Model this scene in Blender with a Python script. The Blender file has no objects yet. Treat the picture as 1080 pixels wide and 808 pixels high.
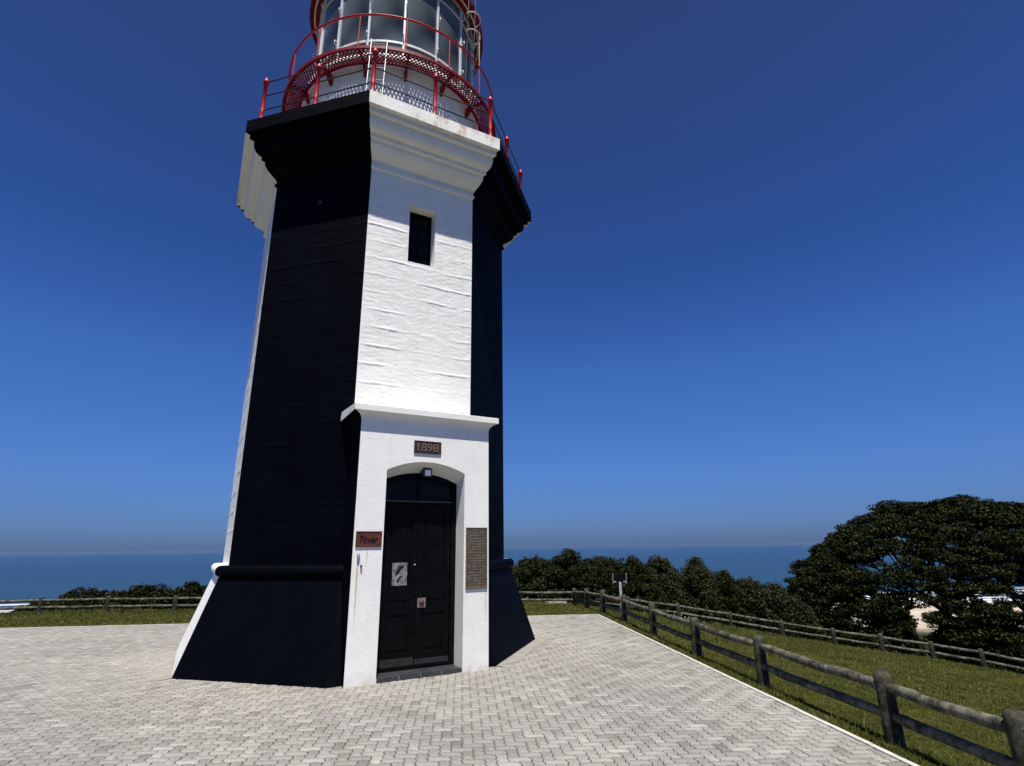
import bpy, math, random
import numpy as np
from mathutils import Vector, Matrix, noise
R = math.radians
rnd = random.Random(7)
rng = np.random.default_rng(11)
scene = bpy.context.scene
COL = scene.collection

# ------------------------------------------------------------------ helpers
def link(o, parent=None):
    COL.objects.link(o)
    if parent is not None: o.parent = parent
    return o
def tag(o, label=None, cat=None, group=None, kind=None):
    if label: o['label'] = label
    if cat: o['category'] = cat
    if group: o['group'] = group
    if kind: o['kind'] = kind
    return o
def empty(name, loc=(0, 0, 0), rz=0, label=None, cat=None, group=None):
    o = bpy.data.objects.new(name, None); o.location = loc; o.rotation_euler = (0, 0, rz)
    link(o); return tag(o, label, cat, group)
def fast_mesh(name, V, F, mats, parent=None, smooth=False):
    V = np.asarray(V, dtype=np.float32); F = np.asarray(F, dtype=np.int32); k = F.shape[1]
    me = bpy.data.meshes.new(name)
    me.vertices.add(len(V)); me.vertices.foreach_set('co', V.ravel())
    me.loops.add(F.size); me.loops.foreach_set('vertex_index', F.ravel())
    me.polygons.add(len(F))
    me.polygons.foreach_set('loop_start', np.arange(0, F.size, k, dtype=np.int32))
    me.polygons.foreach_set('loop_total', np.full(len(F), k, dtype=np.int32))
    if smooth: me.polygons.foreach_set('use_smooth', np.ones(len(F), dtype=bool))
    me.update(calc_edges=True); me.validate()
    for m in (mats if isinstance(mats, (list, tuple)) else [mats]): me.materials.append(m)
    return link(bpy.data.objects.new(name, me), parent)

class MB:
    def __init__(s): s.v = []; s.f = []; s.m = []; s.s = []
    def add(s, vs, fs, mi=0, smooth=False):
        b = len(s.v); s.v += [tuple(v) for v in vs]
        for f in fs: s.f.append(tuple(i + b for i in f)); s.m.append(mi); s.s.append(smooth)
    def box(s, x0, x1, y0, y1, z0, z1, mi=0, M=None):
        vs = [Vector((x, y, z)) for x in (x0, x1) for y in (y0, y1) for z in (z0, z1)]
        if M is not None: vs = [M @ v for v in vs]
        s.add(vs, [(0, 1, 3, 2), (4, 6, 7, 5), (0, 4, 5, 1), (2, 3, 7, 6), (0, 2, 6, 4), (1, 5, 7, 3)], mi)
    def tube(s, pts, rad, n=8, mi=0, cap=True, closed=False, smooth=True):
        pts = [Vector(q) for q in pts]; N = len(pts)
        if not hasattr(rad, '__len__'): rad = [rad] * N
        vs = []; up = Vector((0, 0, 1)); pa = None
        for i, q in enumerate(pts):
            if closed: d = pts[(i + 1) % N] - pts[i - 1]
            else: d = pts[min(i + 1, N - 1)] - pts[max(i - 1, 0)]
            d.normalize()
            if pa is None:
                a = d.cross(up)
                if a.length < .05: a = d.cross(Vector((1, 0, 0)))
            else: a = pa - d * pa.dot(d)
            a.normalize(); pa = a; b = d.cross(a)
            for j in range(n):
                t = 2 * math.pi * j / n
                vs.append(q + (a * math.cos(t) + b * math.sin(t)) * rad[i])
        fs = []
        for i in range(N if closed else N - 1):
            k = (i + 1) % N
            for j in range(n):
                fs.append((i * n + j, i * n + (j + 1) % n, k * n + (j + 1) % n, k * n + j))
        s.add(vs, fs, mi, smooth)
        if cap and not closed:
            s.add(vs[:n], [tuple(range(n))[::-1]], mi); s.add(vs[-n:], [tuple(range(n))], mi)
    def lathe(s, prof, n=32, mi=0, smooth=True, c=(0, 0), rot=0):
        vs = []
        for r, z in prof:
            for j in range(n):
                a = rot + 2 * math.pi * j / n
                vs.append((c[0] + r * math.sin(a), c[1] - r * math.cos(a), z))
        fs = [(i * n + j, i * n + (j + 1) % n, (i + 1) * n + (j + 1) % n, (i + 1) * n + j) for i in range(len(prof) - 1) for j in range(n)]
        s.add(vs, fs, mi, smooth)
    def build(s, name, mats, parent=None, bevel=0):
        me = bpy.data.meshes.new(name); me.from_pydata(s.v, [], s.f)
        for m in (mats if isinstance(mats, (list, tuple)) else [mats]): me.materials.append(m)
        me.polygons.foreach_set('material_index', s.m); me.polygons.foreach_set('use_smooth', s.s)
        me.update()
        o = link(bpy.data.objects.new(name, me), parent)
        if bevel:
            b = o.modifiers.new('b', 'BEVEL'); b.width = bevel; b.segments = 2; b.limit_method = 'ANGLE'; b.angle_limit = R(40)
        return o

# ------------------------------------------------------------------ materials
class NT:
    def __init__(s, name):
        s.mat = bpy.data.materials.new(name); s.mat.use_nodes = True
        s.t = s.mat.node_tree; s.b = s.t.nodes['Principled BSDF']; s.out = s.t.nodes['Material Output']
    def n(s, typ, **kw):
        o = s.t.nodes.new(typ)
        for k, v in kw.items():
            if k.startswith('i_'):
                o.inputs[int(k[2:])].default_value = v
            else: setattr(o, k, v)
        return o
    def l(s, a, b): s.t.links.new(a, b)
    def coord(s, scale=(1, 1, 1), kind='Object'):
        tc = s.n('ShaderNodeTexCoord'); mp = s.n('ShaderNodeMapping'); mp.inputs['Scale'].default_value = scale
        s.l(tc.outputs[kind], mp.inputs[0]); return mp.outputs[0]
    def noise(s, vec, scale, detail=4, rough=.55):
        o = s.n('ShaderNodeTexNoise'); o.inputs['Scale'].default_value = scale; o.inputs['Detail'].default_value = detail
        o.inputs['Roughness'].default_value = rough; s.l(vec, o.inputs['Vector']); return o.outputs['Fac']
    def ramp(s, fac, stops):
        o = s.n('ShaderNodeValToRGB'); e = o.color_ramp.elements
        while len(e) < len(stops): e.new(.5)
        for el, (p_, c) in zip(e, stops):
            el.position = p_; el.color = tuple(c) + (1,) if hasattr(c, '__len__') else (c, c, c, 1)
        s.l(fac, o.inputs[0]); return o.outputs[0]
    def mix(s, fac, a, b, mode='MIX'):
        o = s.n('ShaderNodeMix', data_type='RGBA', blend_type=mode)
        for sock, v in ((o.inputs['Factor'], fac), (o.inputs['A'], a), (o.inputs['B'], b)):
            if hasattr(v, 'is_linked'): s.l(v, sock)
            elif hasattr(v, '__len__'): sock.default_value = tuple(v) + (1,)
            else: sock.default_value = v
        return o.outputs['Result']
    def math(s, op, a, b=None, c=None):
        o = s.n('ShaderNodeMath', operation=op)
        for i, v in enumerate((a, b, c)):
            if v is None: continue
            if hasattr(v, 'is_linked'): s.l(v, o.inputs[i])
            else: o.inputs[i].default_value = v
        return o.outputs[0]
    def sep(s, vec):
        o = s.n('ShaderNodeSeparateXYZ'); s.l(vec, o.inputs[0]); return o.outputs
    def color(s, c):
        i = s.b.inputs['Base Color']
        if hasattr(c, 'is_linked'): s.l(c, i)
        else: i.default_value = tuple(c) + (1,)
    def rough(s, v): 
        i = s.b.inputs['Roughness']
        if hasattr(v, 'is_linked'): s.l(v, i)
        else: i.default_value = v
    def bump(s, h, dist=.01, strength=1):
        o = s.n('ShaderNodeBump'); o.inputs['Distance'].default_value = dist; o.inputs['Strength'].default_value = strength
        s.l(h, o.inputs['Height']); s.l(o.outputs[0], s.b.inputs['Normal']); return o

def m_white():
    n = NT('white_masonry_paint'); v = n.coord()
    a = n.noise(v, 2.2, 6, .65); base = n.ramp(a, [(.3, (.76, .75, .715)), (.62, (.83, .825, .80))])
    # rain streaks: noise stretched down the wall
    vs = n.coord((5, 5, .35)); st = n.ramp(n.noise(vs, 1.6, 4, .6), [(.55, 0), (.78, 1)])
    base = n.mix(n.math('MULTIPLY', st, .22), base, (.55, .49, .38))
    sp = n.ramp(n.noise(v, 38, 2), [(.70, 0), (.76, 1)])
    base = n.mix(n.math('MULTIPLY', sp, .25), base, (.45, .42, .36))
    # splash dirt in the lowest hand's breadth
    z = n.sep(v)[2]; low = n.math('SUBTRACT', .16, z); low = n.math('MULTIPLY', low, 5); low.node.use_clamp = True
    base = n.mix(n.math('MULTIPLY', low, n.ramp(n.noise(v, 9, 5), [(.4, .2), (.7, .9)])), base, (.46, .42, .34))
    n.color(base); n.rough(.62)
    h = n.math('ADD', n.noise(v, 34, 6, .7), n.math('MULTIPLY', n.noise(v, 4, 3), 1.0))
    n.bump(h, .0055, .6); return n.mat
def m_slab():
    n = NT('weathered_white_slab'); v = n.coord()
    base = n.ramp(n.noise(v, 2.5, 6, .65), [(.3, (.76, .74, .68)), (.6, (.86, .855, .82))])
    ru = n.ramp(n.noise(n.coord((1, 1, .5)), 3.1, 7, .75), [(.52, 0), (.64, 1)])
    base = n.mix(n.math('MULTIPLY', ru, .7), base, (.42, .26, .12))
    n.color(base); n.rough(.7); n.bump(n.noise(v, 22, 5), .008, .6); return n.mat
def m_black():
    n = NT('black_masonry_paint'); v = n.coord()
    base = n.ramp(n.noise(v, 2.0, 6, .65), [(.35, (.0005, .0008, .0022)), (.7, (.0012, .0018, .0046))])
    sc = n.ramp(n.noise(n.coord((1, 1, 2.5)), 16, 4, .8), [(.66, 0), (.78, 1)])
    base = n.mix(n.math('MULTIPLY', sc, .22), base, (.03, .034, .045))
    n.color(base); n.rough(.6); n.b.inputs['Specular IOR Level'].default_value = .04
    h = n.math('ADD', n.noise(v, 26, 6, .7), n.math('MULTIPLY', n.noise(v, 5, 3), 1.2))
    n.bump(h, .008, .55); return n.mat
def m_flat(name, c, rough=.5, metal=0, var=.25, scale=8, bump=0, spec=.5):
    n = NT(name); v = n.coord()
    d = tuple(x * (1 - var) for x in c); l_ = tuple(min(1, x * (1 + var)) for x in c)
    n.color(n.ramp(n.noise(v, scale, 5, .65), [(.35, d), (.65, l_)])); n.rough(rough); n.b.inputs['Metallic'].default_value = metal
    n.b.inputs['Specular IOR Level'].default_value = spec
    if bump: n.bump(n.noise(v, scale * 4, 4), bump, .6)
    return n.mat
def m_paver():
    n = NT('concrete_pavers'); v = n.coord()
    g = n.n('ShaderNodeNewGeometry'); r = g.outputs['Random Per Island']
    c = n.ramp(r, [(0, (.19, .185, .17)), (.04, (.225, .22, .205)), (.16, (.252, .248, .232)), (.5, (.275, .272, .255)), (.86, (.297, .293, .276)), (1, (.35, .345, .325))])
    pink = n.math('FRACT', n.math('MULTIPLY', r, 37.7)); c = n.mix(n.ramp(pink, [(.8, 0), (1, .15)]), c, (.36, .30, .265))
    big = n.ramp(n.noise(v, .55, 5, .6), [(.35, (.88, .88, .88)), (.65, (1.13, 1.125, 1.115))]); c = n.mix(1., c, big, 'MULTIPLY')
    moss = n.ramp(n.noise(v, 2.6, 8, .78), [(.53, 0), (.68, .62)]); c = n.mix(moss, c, (.175, .165, .145))
    sx = n.sep(v); ddx = n.math('ADD', sx[0], 2.65); ddy = n.math('SUBTRACT', sx[1], 10.35)
    dd = n.math('SQRT', n.math('ADD', n.math('MULTIPLY', ddx, ddx), n.math('MULTIPLY', ddy, ddy))); ds = n.math('SUBTRACT', 1, n.math('DIVIDE', n.math('SUBTRACT', dd, 3.0), 1.6)); ds.node.use_clamp = True
    c = n.mix(n.math('MULTIPLY', ds, n.ramp(n.noise(v, 3.5, 6, .7), [(.35, .05), (.65, .5)])), c, (.36, .34, .29))
    fine = n.ramp(n.noise(v, 75, 5, .8), [(.3, (.72, .72, .71)), (.7, (1.2, 1.2, 1.2))]); c = n.mix(1., c, fine, 'MULTIPLY')
    n.color(c); n.rough(.95); n.b.inputs['Specular IOR Level'].default_value = .15; n.bump(n.noise(v, 70, 5, .7), .004, .6); return n.mat
def m_joint():
    n = NT('joint_sand'); v = n.coord(); n.color(n.ramp(n.noise(v, 14, 4), [(.3, (.028, .026, .022)), (.7, (.065, .060, .050))])); n.rough(1); return n.mat
def m_wood(name, a, b, scale=1.0):
    n = NT(name); v = n.coord()
    gcol = n.ramp(n.noise(v, 9 * scale, 8, .75), [(.3, a), (.72, b)])
    li = n.ramp(n.noise(v, 20 * scale, 4, .7), [(.60, 0), (.68, .5)])
    da = n.ramp(n.noise(v, 4.5 * scale, 6, .8), [(.42, .75), (.56, 0)]); n.color(n.mix(da, n.mix(li, gcol, (.20, .20, .175)), (.018, .019, .015))); n.rough(.95); n.b.inputs['Specular IOR Level'].default_value = .08; n.bump(n.noise(v, 45 * scale, 6, .75), .008, .9); return n.mat
def m_leaf(name, a, b, c, spec=.3):
    n = NT(name); g = n.n('ShaderNodeNewGeometry'); r = g.outputs['Random Per Island']
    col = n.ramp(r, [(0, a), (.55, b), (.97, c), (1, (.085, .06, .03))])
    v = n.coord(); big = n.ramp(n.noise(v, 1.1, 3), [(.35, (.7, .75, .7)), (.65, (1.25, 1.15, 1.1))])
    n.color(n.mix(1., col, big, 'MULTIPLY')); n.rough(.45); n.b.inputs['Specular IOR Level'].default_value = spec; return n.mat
def m_text(name, c, rough=.45, metal=0): return m_flat(name, c, rough, metal, .1, 20)
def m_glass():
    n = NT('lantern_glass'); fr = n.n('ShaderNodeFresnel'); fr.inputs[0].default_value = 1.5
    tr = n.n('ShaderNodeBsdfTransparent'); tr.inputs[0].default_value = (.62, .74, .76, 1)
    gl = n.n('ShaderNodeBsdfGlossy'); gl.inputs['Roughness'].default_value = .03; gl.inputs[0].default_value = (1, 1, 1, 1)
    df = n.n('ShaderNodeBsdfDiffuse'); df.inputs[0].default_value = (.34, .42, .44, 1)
    v = n.coord((1, 1, .5)); sm = n.ramp(n.noise(v, .9, 2, .5), [(.40, .03), (.66, .42)])  # pale diffuse patches painted into the panes in place of bluish reflections
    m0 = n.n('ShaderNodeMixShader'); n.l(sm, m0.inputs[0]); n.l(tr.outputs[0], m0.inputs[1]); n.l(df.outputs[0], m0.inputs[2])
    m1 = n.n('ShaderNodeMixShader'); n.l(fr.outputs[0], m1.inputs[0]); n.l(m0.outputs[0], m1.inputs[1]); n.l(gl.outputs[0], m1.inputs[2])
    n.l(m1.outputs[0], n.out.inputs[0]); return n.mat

WHITE, BLACK, SLAB = m_white(), m_black(), m_slab()
RED = m_flat('red_gloss_paint', (.42, .007, .018), .42, 0, .18, 6, 0, .3)
DRED = m_flat('dark_red_paint', (.20, .0035, .009), .5, 0, .2, 6, 0, .25)
IRON = m_flat('black_iron', (.012, .012, .014), .45, 0, .3, 20)
WMET = m_flat('white_metal_paint', (.72, .73, .74), .4, 0, .12, 12)
GREYM = m_flat('grey_metal', (.33, .36, .38), .4, .5, .2, 12)
DARKIN = m_flat('dark_interior_lining', (.045, .052, .052), .7, 0, .3, 3)
DOORM = m_flat('black_door_paint', (.0022, .0022, .0027), .45, 0, .5, 7, .002, .10)
DGLASS = m_flat('dark_window_glass', (.003, .004, .006), .15, 0, .2, 3, 0, .12)
TILE = m_flat('charcoal_step_tile', (.035, .038, .044), .4, 0, .3, 9, .001)
GROUT = m_flat('pale_grout', (.30, .30, .29), .9)
PAVER, JOINT = m_paver(), m_joint()
KERB = m_flat('pale_concrete_edging', (.46, .445, .415), .85, 0, .18, 6, .004)
BAND = m_flat('mortar_haunching', (.245, .235, .212), .9, 0, .22, 5, .006)
POLE = m_wood('weathered_pole', (.022, .022, .016), (.095, .092, .068))
RAILW = m_wood('weathered_rail', (.048, .047, .034), (.20, .195, .155))
BRONZE = m_flat('old_bronze', (.105, .085, .058), .55, .35, .35, 14, .002)
BRONZE2 = m_flat('bronze_raised', (.22, .185, .13), .5, .35, .3, 14)
SIGNW = m_flat('dark_stained_board', (.060, .022, .014), .45, 0, .4, 10)
SIGNO = m_flat('varnished_orange_board', (.10, .026, .010), .4, 0, .45, 9)
SILVER = m_text('pale_metal_numerals', (.20, .165, .115), .45, .3)
INK = m_text('black_lettering', (.008, .006, .006))
RUST = m_flat('rust', (.13, .045, .018), .8, 0, .4, 20)
FROST = m_flat('frosted_lamp_glass', (.85, .85, .84), .3)
BRASSY = m_flat('worn_steel_plate', (.26, .22, .19), .45, .5, .25, 20)
LOCKR = m_flat('red_brown_padlock', (.07, .012, .008), .3)
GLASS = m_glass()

# ------------------------------------------------------------------ camera (level 1.6 m above the paving)
cam_d = bpy.data.cameras.new('camera'); cam = link(bpy.data.objects.new('camera', cam_d)); scene.camera = cam
F_, PITCH, ROLL = 575.786, 0.291608, 0.013359
cam_d.sensor_width = 36; cam_d.lens = F_ / 1080 * 36; cam_d.clip_start = .05; cam_d.clip_end = 60000
cam.matrix_world = Matrix.Translation((0, 0, 1.6)) @ Matrix.Rotation(math.pi / 2 + PITCH, 4, 'X') @ Matrix.Rotation(-ROLL, 4, 'Z')

# ------------------------------------------------------------------ lighthouse
CX, CY, OY = -2.651, 10.347, 0.51278
C225, S225 = math.cos(R(22.5)), math.sin(R(22.5))
lh = empty('lighthouse', (CX, CY, 0), OY,
           'octagonal lighthouse painted in black and white upright panels with red gallery railings', 'lighthouse')
# face k: 0 = entrance face; odd faces black, even faces white
def cor(k, r):
    a = R(45 * k - 22.5); return (r * math.sin(a), -r * math.cos(a))
def oct_loft(prof, face_mat, name, mats, parent, smooth=False, sub=1):
    mb = MB()
    for k in range(8):
        for i in range(len(prof) - 1):
            (r0, z0), (r1, z1) = prof[i], prof[i + 1]
            a0, b0, a1, b1 = cor(k, r0), cor(k + 1, r0), cor(k, r1), cor(k + 1, r1)
            vs = []
            for j in range(sub + 1):
                t = j / sub
                vs.append((a0[0] + (b0[0] - a0[0]) * t, a0[1] + (b0[1] - a0[1]) * t, z0))
            for j in range(sub + 1):
                t = j / sub
                vs.append((a1[0] + (b1[0] - a1[0]) * t, a1[1] + (b1[1] - a1[1]) * t, z1))
            fs = [(j, j + 1, sub + 2 + j, sub + 1 + j) for j in range(sub)]
            mb.add(vs, fs, face_mat(k), smooth)
    return mb.build(name, mats, parent)
alt = lambda k: 1 if k % 2 else 0
# flared plinth; its entrance face is black too
def plinth():
    pr = [(3.05, -.25), (3.033, 0), (2.598, 1.235), (2.50, 1.24)]; mb = MB()
    for k in range(8):
        for i in range(3):
            (r0, z0), (r1, z1) = pr[i], pr[i + 1]; a0, b0, a1, b1 = cor(k, r0), cor(k + 1, r0), cor(k, r1), cor(k + 1, r1)
            if k: mb.add([(*a0, z0), (*b0, z0), (*b1, z1), (*a1, z1)], [(0, 1, 2, 3)], 1 if k % 2 else 0)
            else:   # the entrance face is open between the porch cheeks
                mb.add([(*a0, z0), (-.90, a0[1], z0), (-.90, a1[1], z1), (*a1, z1)], [(0, 1, 2, 3)], 1)
                mb.add([(.90, a0[1], z0), (*b0, z0), (*b1, z1), (.90, a1[1], z1)], [(0, 1, 2, 3)], 1)
    return mb.build('plinth', [WHITE, BLACK], lh)
plinth()
tor = [(2.50, 1.232)] + [(2.585 + .078 * math.cos(t), 1.318 + .078 * math.sin(t)) for t in [R(x) for x in range(-90, 91, 20)]] + [(2.47, 1.397)]
o = oct_loft(tor, lambda k: 1 if (k % 2 or k == 0) else 0, 'base_moulding', [WHITE, BLACK], lh)
# shaft: eight panels of displaced, course-marked masonry
def lerp(a, b, t): return a + (b - a) * t
Z0, Z1 = 1.39, 7.86
def shaft_r(z): return lerp(2.475, 2.487, (z - 1.395) / 6.45)
def course_disp(u, z, k):
    n1 = noise.noise(Vector((u * 1.3 + k * 7, z * .8, k * 3.1)))
    zz = z + .018 * n1 + .010 * noise.noise(Vector((u * 7 + k * 5, z * 3, 1.7)))
    f = ((zz - .07) / .305) % 1.0; d = min(f, 1 - f) * .305
    g = .12 + .88 * max(0, min(1, .45 + 1.5 * noise.noise(Vector((u * 2.1, z * 2.3, k + 9.3)))))
    lo = (f * .305 if f < .5 else (f - 1) * .305)
    rid = .0085 * g * (math.exp(-(d / .020) ** 2) if lo > 0 else math.exp(-(d / .009) ** 2))
    # each block face is slightly pillowed and pocked
    r_ = .0030 * noise.noise(Vector((u * 6, z * 8, k * 2.2))) + .0034 * noise.noise(Vector((u * 18, z * 24, k * 4.))) + .0025 * noise.noise(Vector((u * 1.5, math.floor((zz - .07) / .305) * 5.3, k)))
    return rid + r_
WIN = (-.24, .235, 6.25, 7.345)
mb = MB()
for k in range(8):
    fine = k in (0, 7, 1, 6)
    step = .028 if fine else .12
    nz = int((Z1 - Z0) / (.013 if k == 0 else .018 if fine else .12))
    us = list(np.linspace(-1, 1, int(1.9 / step)))
    zs = list(np.linspace(Z0, Z1, nz))
    if k == 0:
        hw = .95
        for w in (WIN[0] / hw, WIN[1] / hw): us[min(range(len(us)), key=lambda i: abs(us[i] - w))] = w
        for w in (WIN[2], WIN[3]): zs[min(range(len(zs)), key=lambda i: abs(zs[i] - w))] = w
        zs[min(range(len(zs)), key=lambda i: abs(zs[i] - 3.42))] = 3.42
    a = R(45 * k); nx, ny = math.sin(a), -math.cos(a); tx, ty = math.cos(a), math.sin(a)
    vs = []
    for z in zs:
        r = shaft_r(z); ap = r * C225; hw = r * S225
        for u in us:
            U = u * hw if k else (u * .95 if abs(u) < .999 else u * hw)
            edge = min(1, (1 - abs(u)) * hw / .03)
            dd = course_disp(U, z, k) * edge if not (z <= Z0 or z >= Z1 - .001) else 0
            if k == 0 and WIN[0] - .001 <= U <= WIN[1] + .001 and WIN[2] - .001 <= z <= WIN[3] + .001: dd = 0
            vs.append((nx * (ap + dd) + tx * U, ny * (ap + dd) + ty * U, z))
    nu = len(us); fs0 = []; fs1 = []
    for i in range(len(zs) - 1):
        for j in range(nu - 1):
            zc = (zs[i] + zs[i + 1]) / 2; uc = (us[j] + us[j + 1]) / 2 * .95
            if k == 0 and WIN[0] < uc < WIN[1] and WIN[2] < zc < WIN[3]: continue
            f = (i * nu + j, i * nu + j + 1, (i + 1) * nu + j + 1, (i + 1) * nu + j)
            (fs1 if (k % 2 or (k == 0 and zc < 3.42)) else fs0).append(f)
    b = len(mb.v); mb.v += vs
    for fs, mi in ((fs0, 0), (fs1, 1)):
        for f in fs: mb.f.append(tuple(q + b for q in f)); mb.m.append(mi); mb.s.append(True)
shaft = mb.build('shaft', [WHITE, BLACK], lh)
AP = 2.2955
# window in the entrance face
mb = MB(); u0, u1, z0, z1 = WIN; D = .24
mb.add([(u0, -AP, z0), (u0, -AP, z1), (u0, -AP + D, z1), (u0, -AP + D, z0)], [(0, 1, 2, 3)])
mb.add([(u1, -AP, z0), (u1, -AP, z1), (u1, -AP + D, z1), (u1, -AP + D, z0)], [(3, 2, 1, 0)])
mb.add([(u0, -AP, z1), (u1, -AP, z1), (u1, -AP + D, z1), (u0, -AP + D, z1)], [(0, 1, 2, 3)])
mb.add([(u0, -AP, z0), (u1, -AP, z0), (u1, -AP + D, z0), (u0, -AP + D, z0)], [(3, 2, 1, 0)])
win = mb.build('window', WHITE, lh)
mb = MB(); y = -AP + .20
for a, b, c, d in ((u0, u0 + .045, z0, z1), (u1 - .045, u1, z0, z1), (u0 + .045, u1 - .045, z1 - .045, z1), (u0 + .045, u1 - .045, z0, z0 + .045)):
    mb.box(a, b, y, y + .03, c, d)
for t in (.25, .5, .75): mb.box(u0 + .046, u1 - .046, y + .004, y + .024, z0 + (z1 - z0) * t - .008, z0 + (z1 - z0) * t + .008)
mb.box(-.010, .006, y + .002, y + .022, z0 + .046, z1 - .046)
mb.build('window_frame', DOORM, win)
mb = MB(); mb.box(u0 + .002, u1 - .002, y + .031, y + .036, z0 + .002, z1 - .002); mb.build('pane', DGLASS, win)

# cornice
prof = [(2.486, 7.79), (2.487, 7.835), (2.53, 7.84), (2.535, 7.90), (2.50, 7.905), (2.50, 7.95), (2.53, 7.99), (2.60, 8.03), (2.685, 8.085), (2.745, 8.15), (2.76, 8.222),
        (2.825, 8.225), (2.825, 8.288), (2.862, 8.290), (2.935, 8.325), (2.975, 8.385), (2.99, 8.45), (2.992, 8.512), (3.075, 8.515), (3.075, 8.597), (3.154, 8.600)]
oct_loft(prof, alt, 'cornice', [WHITE, BLACK], lh, sub=6)
oct_loft([(3.0, 8.598), (3.150, 8.598), (3.158, 8.606), (3.158, 8.846), (3.146, 8.857), (3.06, 8.860)], alt, 'gallery_slab', [SLAB, BLACK], lh, sub=8)
oct_loft([(3.06, 8.860), (1.2, 8.90)], lambda k: 0, 'gallery_floor', m_flat('bare_gallery_floor', (.13, .10, .095), .9, 0, .3, 5), lh, sub=2)

# entrance porch
PD, PW = 2.906, .978
DO = .585; ZS, ZA = 2.638, 2.778; ZS2, ZA2 = 2.515, 2.655; RD = .29
def arch(u, zs=ZS, za=ZA):
    rise = za - zs; rr = (DO * DO + rise * rise) / (2 * rise); return math.sqrt(rr * rr - u * u) + za - rr
mb = MB()
def quadgrid(P, n1, n2, mi):
    vs = [P(i / n1, j / n2) for j in range(n2 + 1) for i in range(n1 + 1)]
    mb.add(vs, [(j * (n1 + 1) + i, j * (n1 + 1) + i + 1, (j + 1) * (n1 + 1) + i + 1, (j + 1) * (n1 + 1) + i) for j in range(n2) for i in range(n1)], mi)
PT = 3.298
mb.add([(-PW, -PD, -.2), (-DO, -PD, -.2), (-DO, -PD, ZS), (-DO, -PD, PT), (-PW, -PD, PT)], [(0, 1, 2, 3, 4)])
mb.add([(DO, -PD, -.2), (PW, -PD, -.2), (PW, -PD, PT), (DO, -PD, PT), (DO, -PD, ZS)], [(0, 1, 2, 3, 4)])
NA = 24
for i in range(NA):
    a, b = -DO + 2 * DO * i / NA, -DO + 2 * DO * (i + 1) / NA
    mb.add([(a, -PD, arch(a)), (b, -PD, arch(b)), (b, -PD, PT), (a, -PD, PT)], [(0, 1, 2, 3)])
    mb.add([(a, -PD, arch(a)), (b, -PD, arch(b)), (b, -PD + RD, arch(b, ZS2, ZA2)), (a, -PD + RD, arch(a, ZS2, ZA2))], [(3, 2, 1, 0)])
mb.add([(-DO, -PD, 0), (-DO, -PD, ZS), (-DO, -PD + RD, ZS2), (-DO, -PD + RD, 0)], [(0, 1, 2, 3)])
mb.add([(DO, -PD, 0), (DO, -PD, ZS), (DO, -PD + RD, ZS2), (DO, -PD + RD, 0)], [(3, 2, 1, 0)])
for s in (-1, 1):
    mb.add([(s * PW, -PD, -.2), (s * PW, -2.1, -.2), (s * PW, -2.1, PT), (s * PW, -PD, PT)], [(0, 1, 2, 3)], 1)
porch = mb.build('entrance_porch', [WHITE, BLACK], lh)
# cove and slab over the porch
PRF = [(0, PT), (.004, 3.33), (.012, 3.355), (.028, 3.38), (.052, 3.402), (.085, 3.418), (.100, 3.422), (.104, 3.426), (.104, 3.506), (.10, 3.510)]
mb = MB()
for i in range(len(PRF) - 1):
    (d0, a0), (d1, a1) = PRF[i], PRF[i + 1]
    w0, w1 = PW + d0 * 1.2, PW + d1 * 1.2; y0, y1 = -PD - d0, -PD - d1
    n_ = 10
    vs = [(lerp(-w0, w0, j / n_), y0, a0) for j in range(n_ + 1)] + [(lerp(-w1, w1, j / n_), y1, a1) for j in range(n_ + 1)]
    mb.add(vs, [(j, j + 1, n_ + 2 + j, n_ + 1 + j) for j in range(n_)], 0)
    side = 0 if a0 >= 3.42 else 1
    for s in (-1, 1): mb.add([(s * w0, y0, a0), (s * w1, y1, a1), (s * w1, -2.15, a1), (s * w0, -2.15, a0)], [(0, 1, 2, 3)], side)
w = PW + .12
mb.add([(-w, -PD - .10, 3.510), (w, -PD - .10, 3.510), (w, -2.15, 3.56), (-w, -2.15, 3.56)], [(0, 1, 2, 3)])
mb.add([(-w, -PD - .10, 3.510), (-w, -2.15, 3.56), (-w, -2.15, 3.42), (-w, -PD - .10, 3.43)], [(0, 1, 2, 3)])
mb.add([(w, -PD - .10, 3.510), (w, -2.15, 3.56), (w, -2.15, 3.42), (w, -PD - .10, 3.43)], [(3, 2, 1, 0)])
mb.build('porch_cornice', [WHITE, BLACK], porch)
# rust streaks as thin run marks belong to the paint: a small stained film with its own outline
STAIN = NT('rust_run_stain'); v = STAIN.coord((10, 1, .9))
STAIN.color(STAIN.ramp(STAIN.noise(v, 2.2, 5, .7), [(.35, (.74, .71, .63)), (.62, (.46, .33, .20))])); STAIN.rough(.8); STAIN = STAIN.mat
def run_mark(u, z, w_, h, seed):
    r_ = random.Random(seed); mb = MB(); n_ = 14; vs = []
    for i in range(n_ + 1):
        t = i / n_; ww = w_ * (.35 + .65 * math.sin(math.pi * min(1, t * 1.1 + .08)) * (1 - t * .6)) * r_.uniform(.7, 1.2)
        vs += [(u - ww / 2 + r_.uniform(-.002, .002), -PD - .0015, z - h * t), (u + ww / 2, -PD - .0015, z - h * t)]
    mb.add(vs, [(2 * i, 2 * i + 1, 2 * i + 3, 2 * i + 2) for i in range(n_)])
    return mb.build('rust_stain', STAIN, porch)
run_mark(-.905, 1.46, .026, .86, 1); run_mark(-.79, 1.615, .024, .24, 2); run_mark(.93, 1.03, .014, .42, 3)

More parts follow.
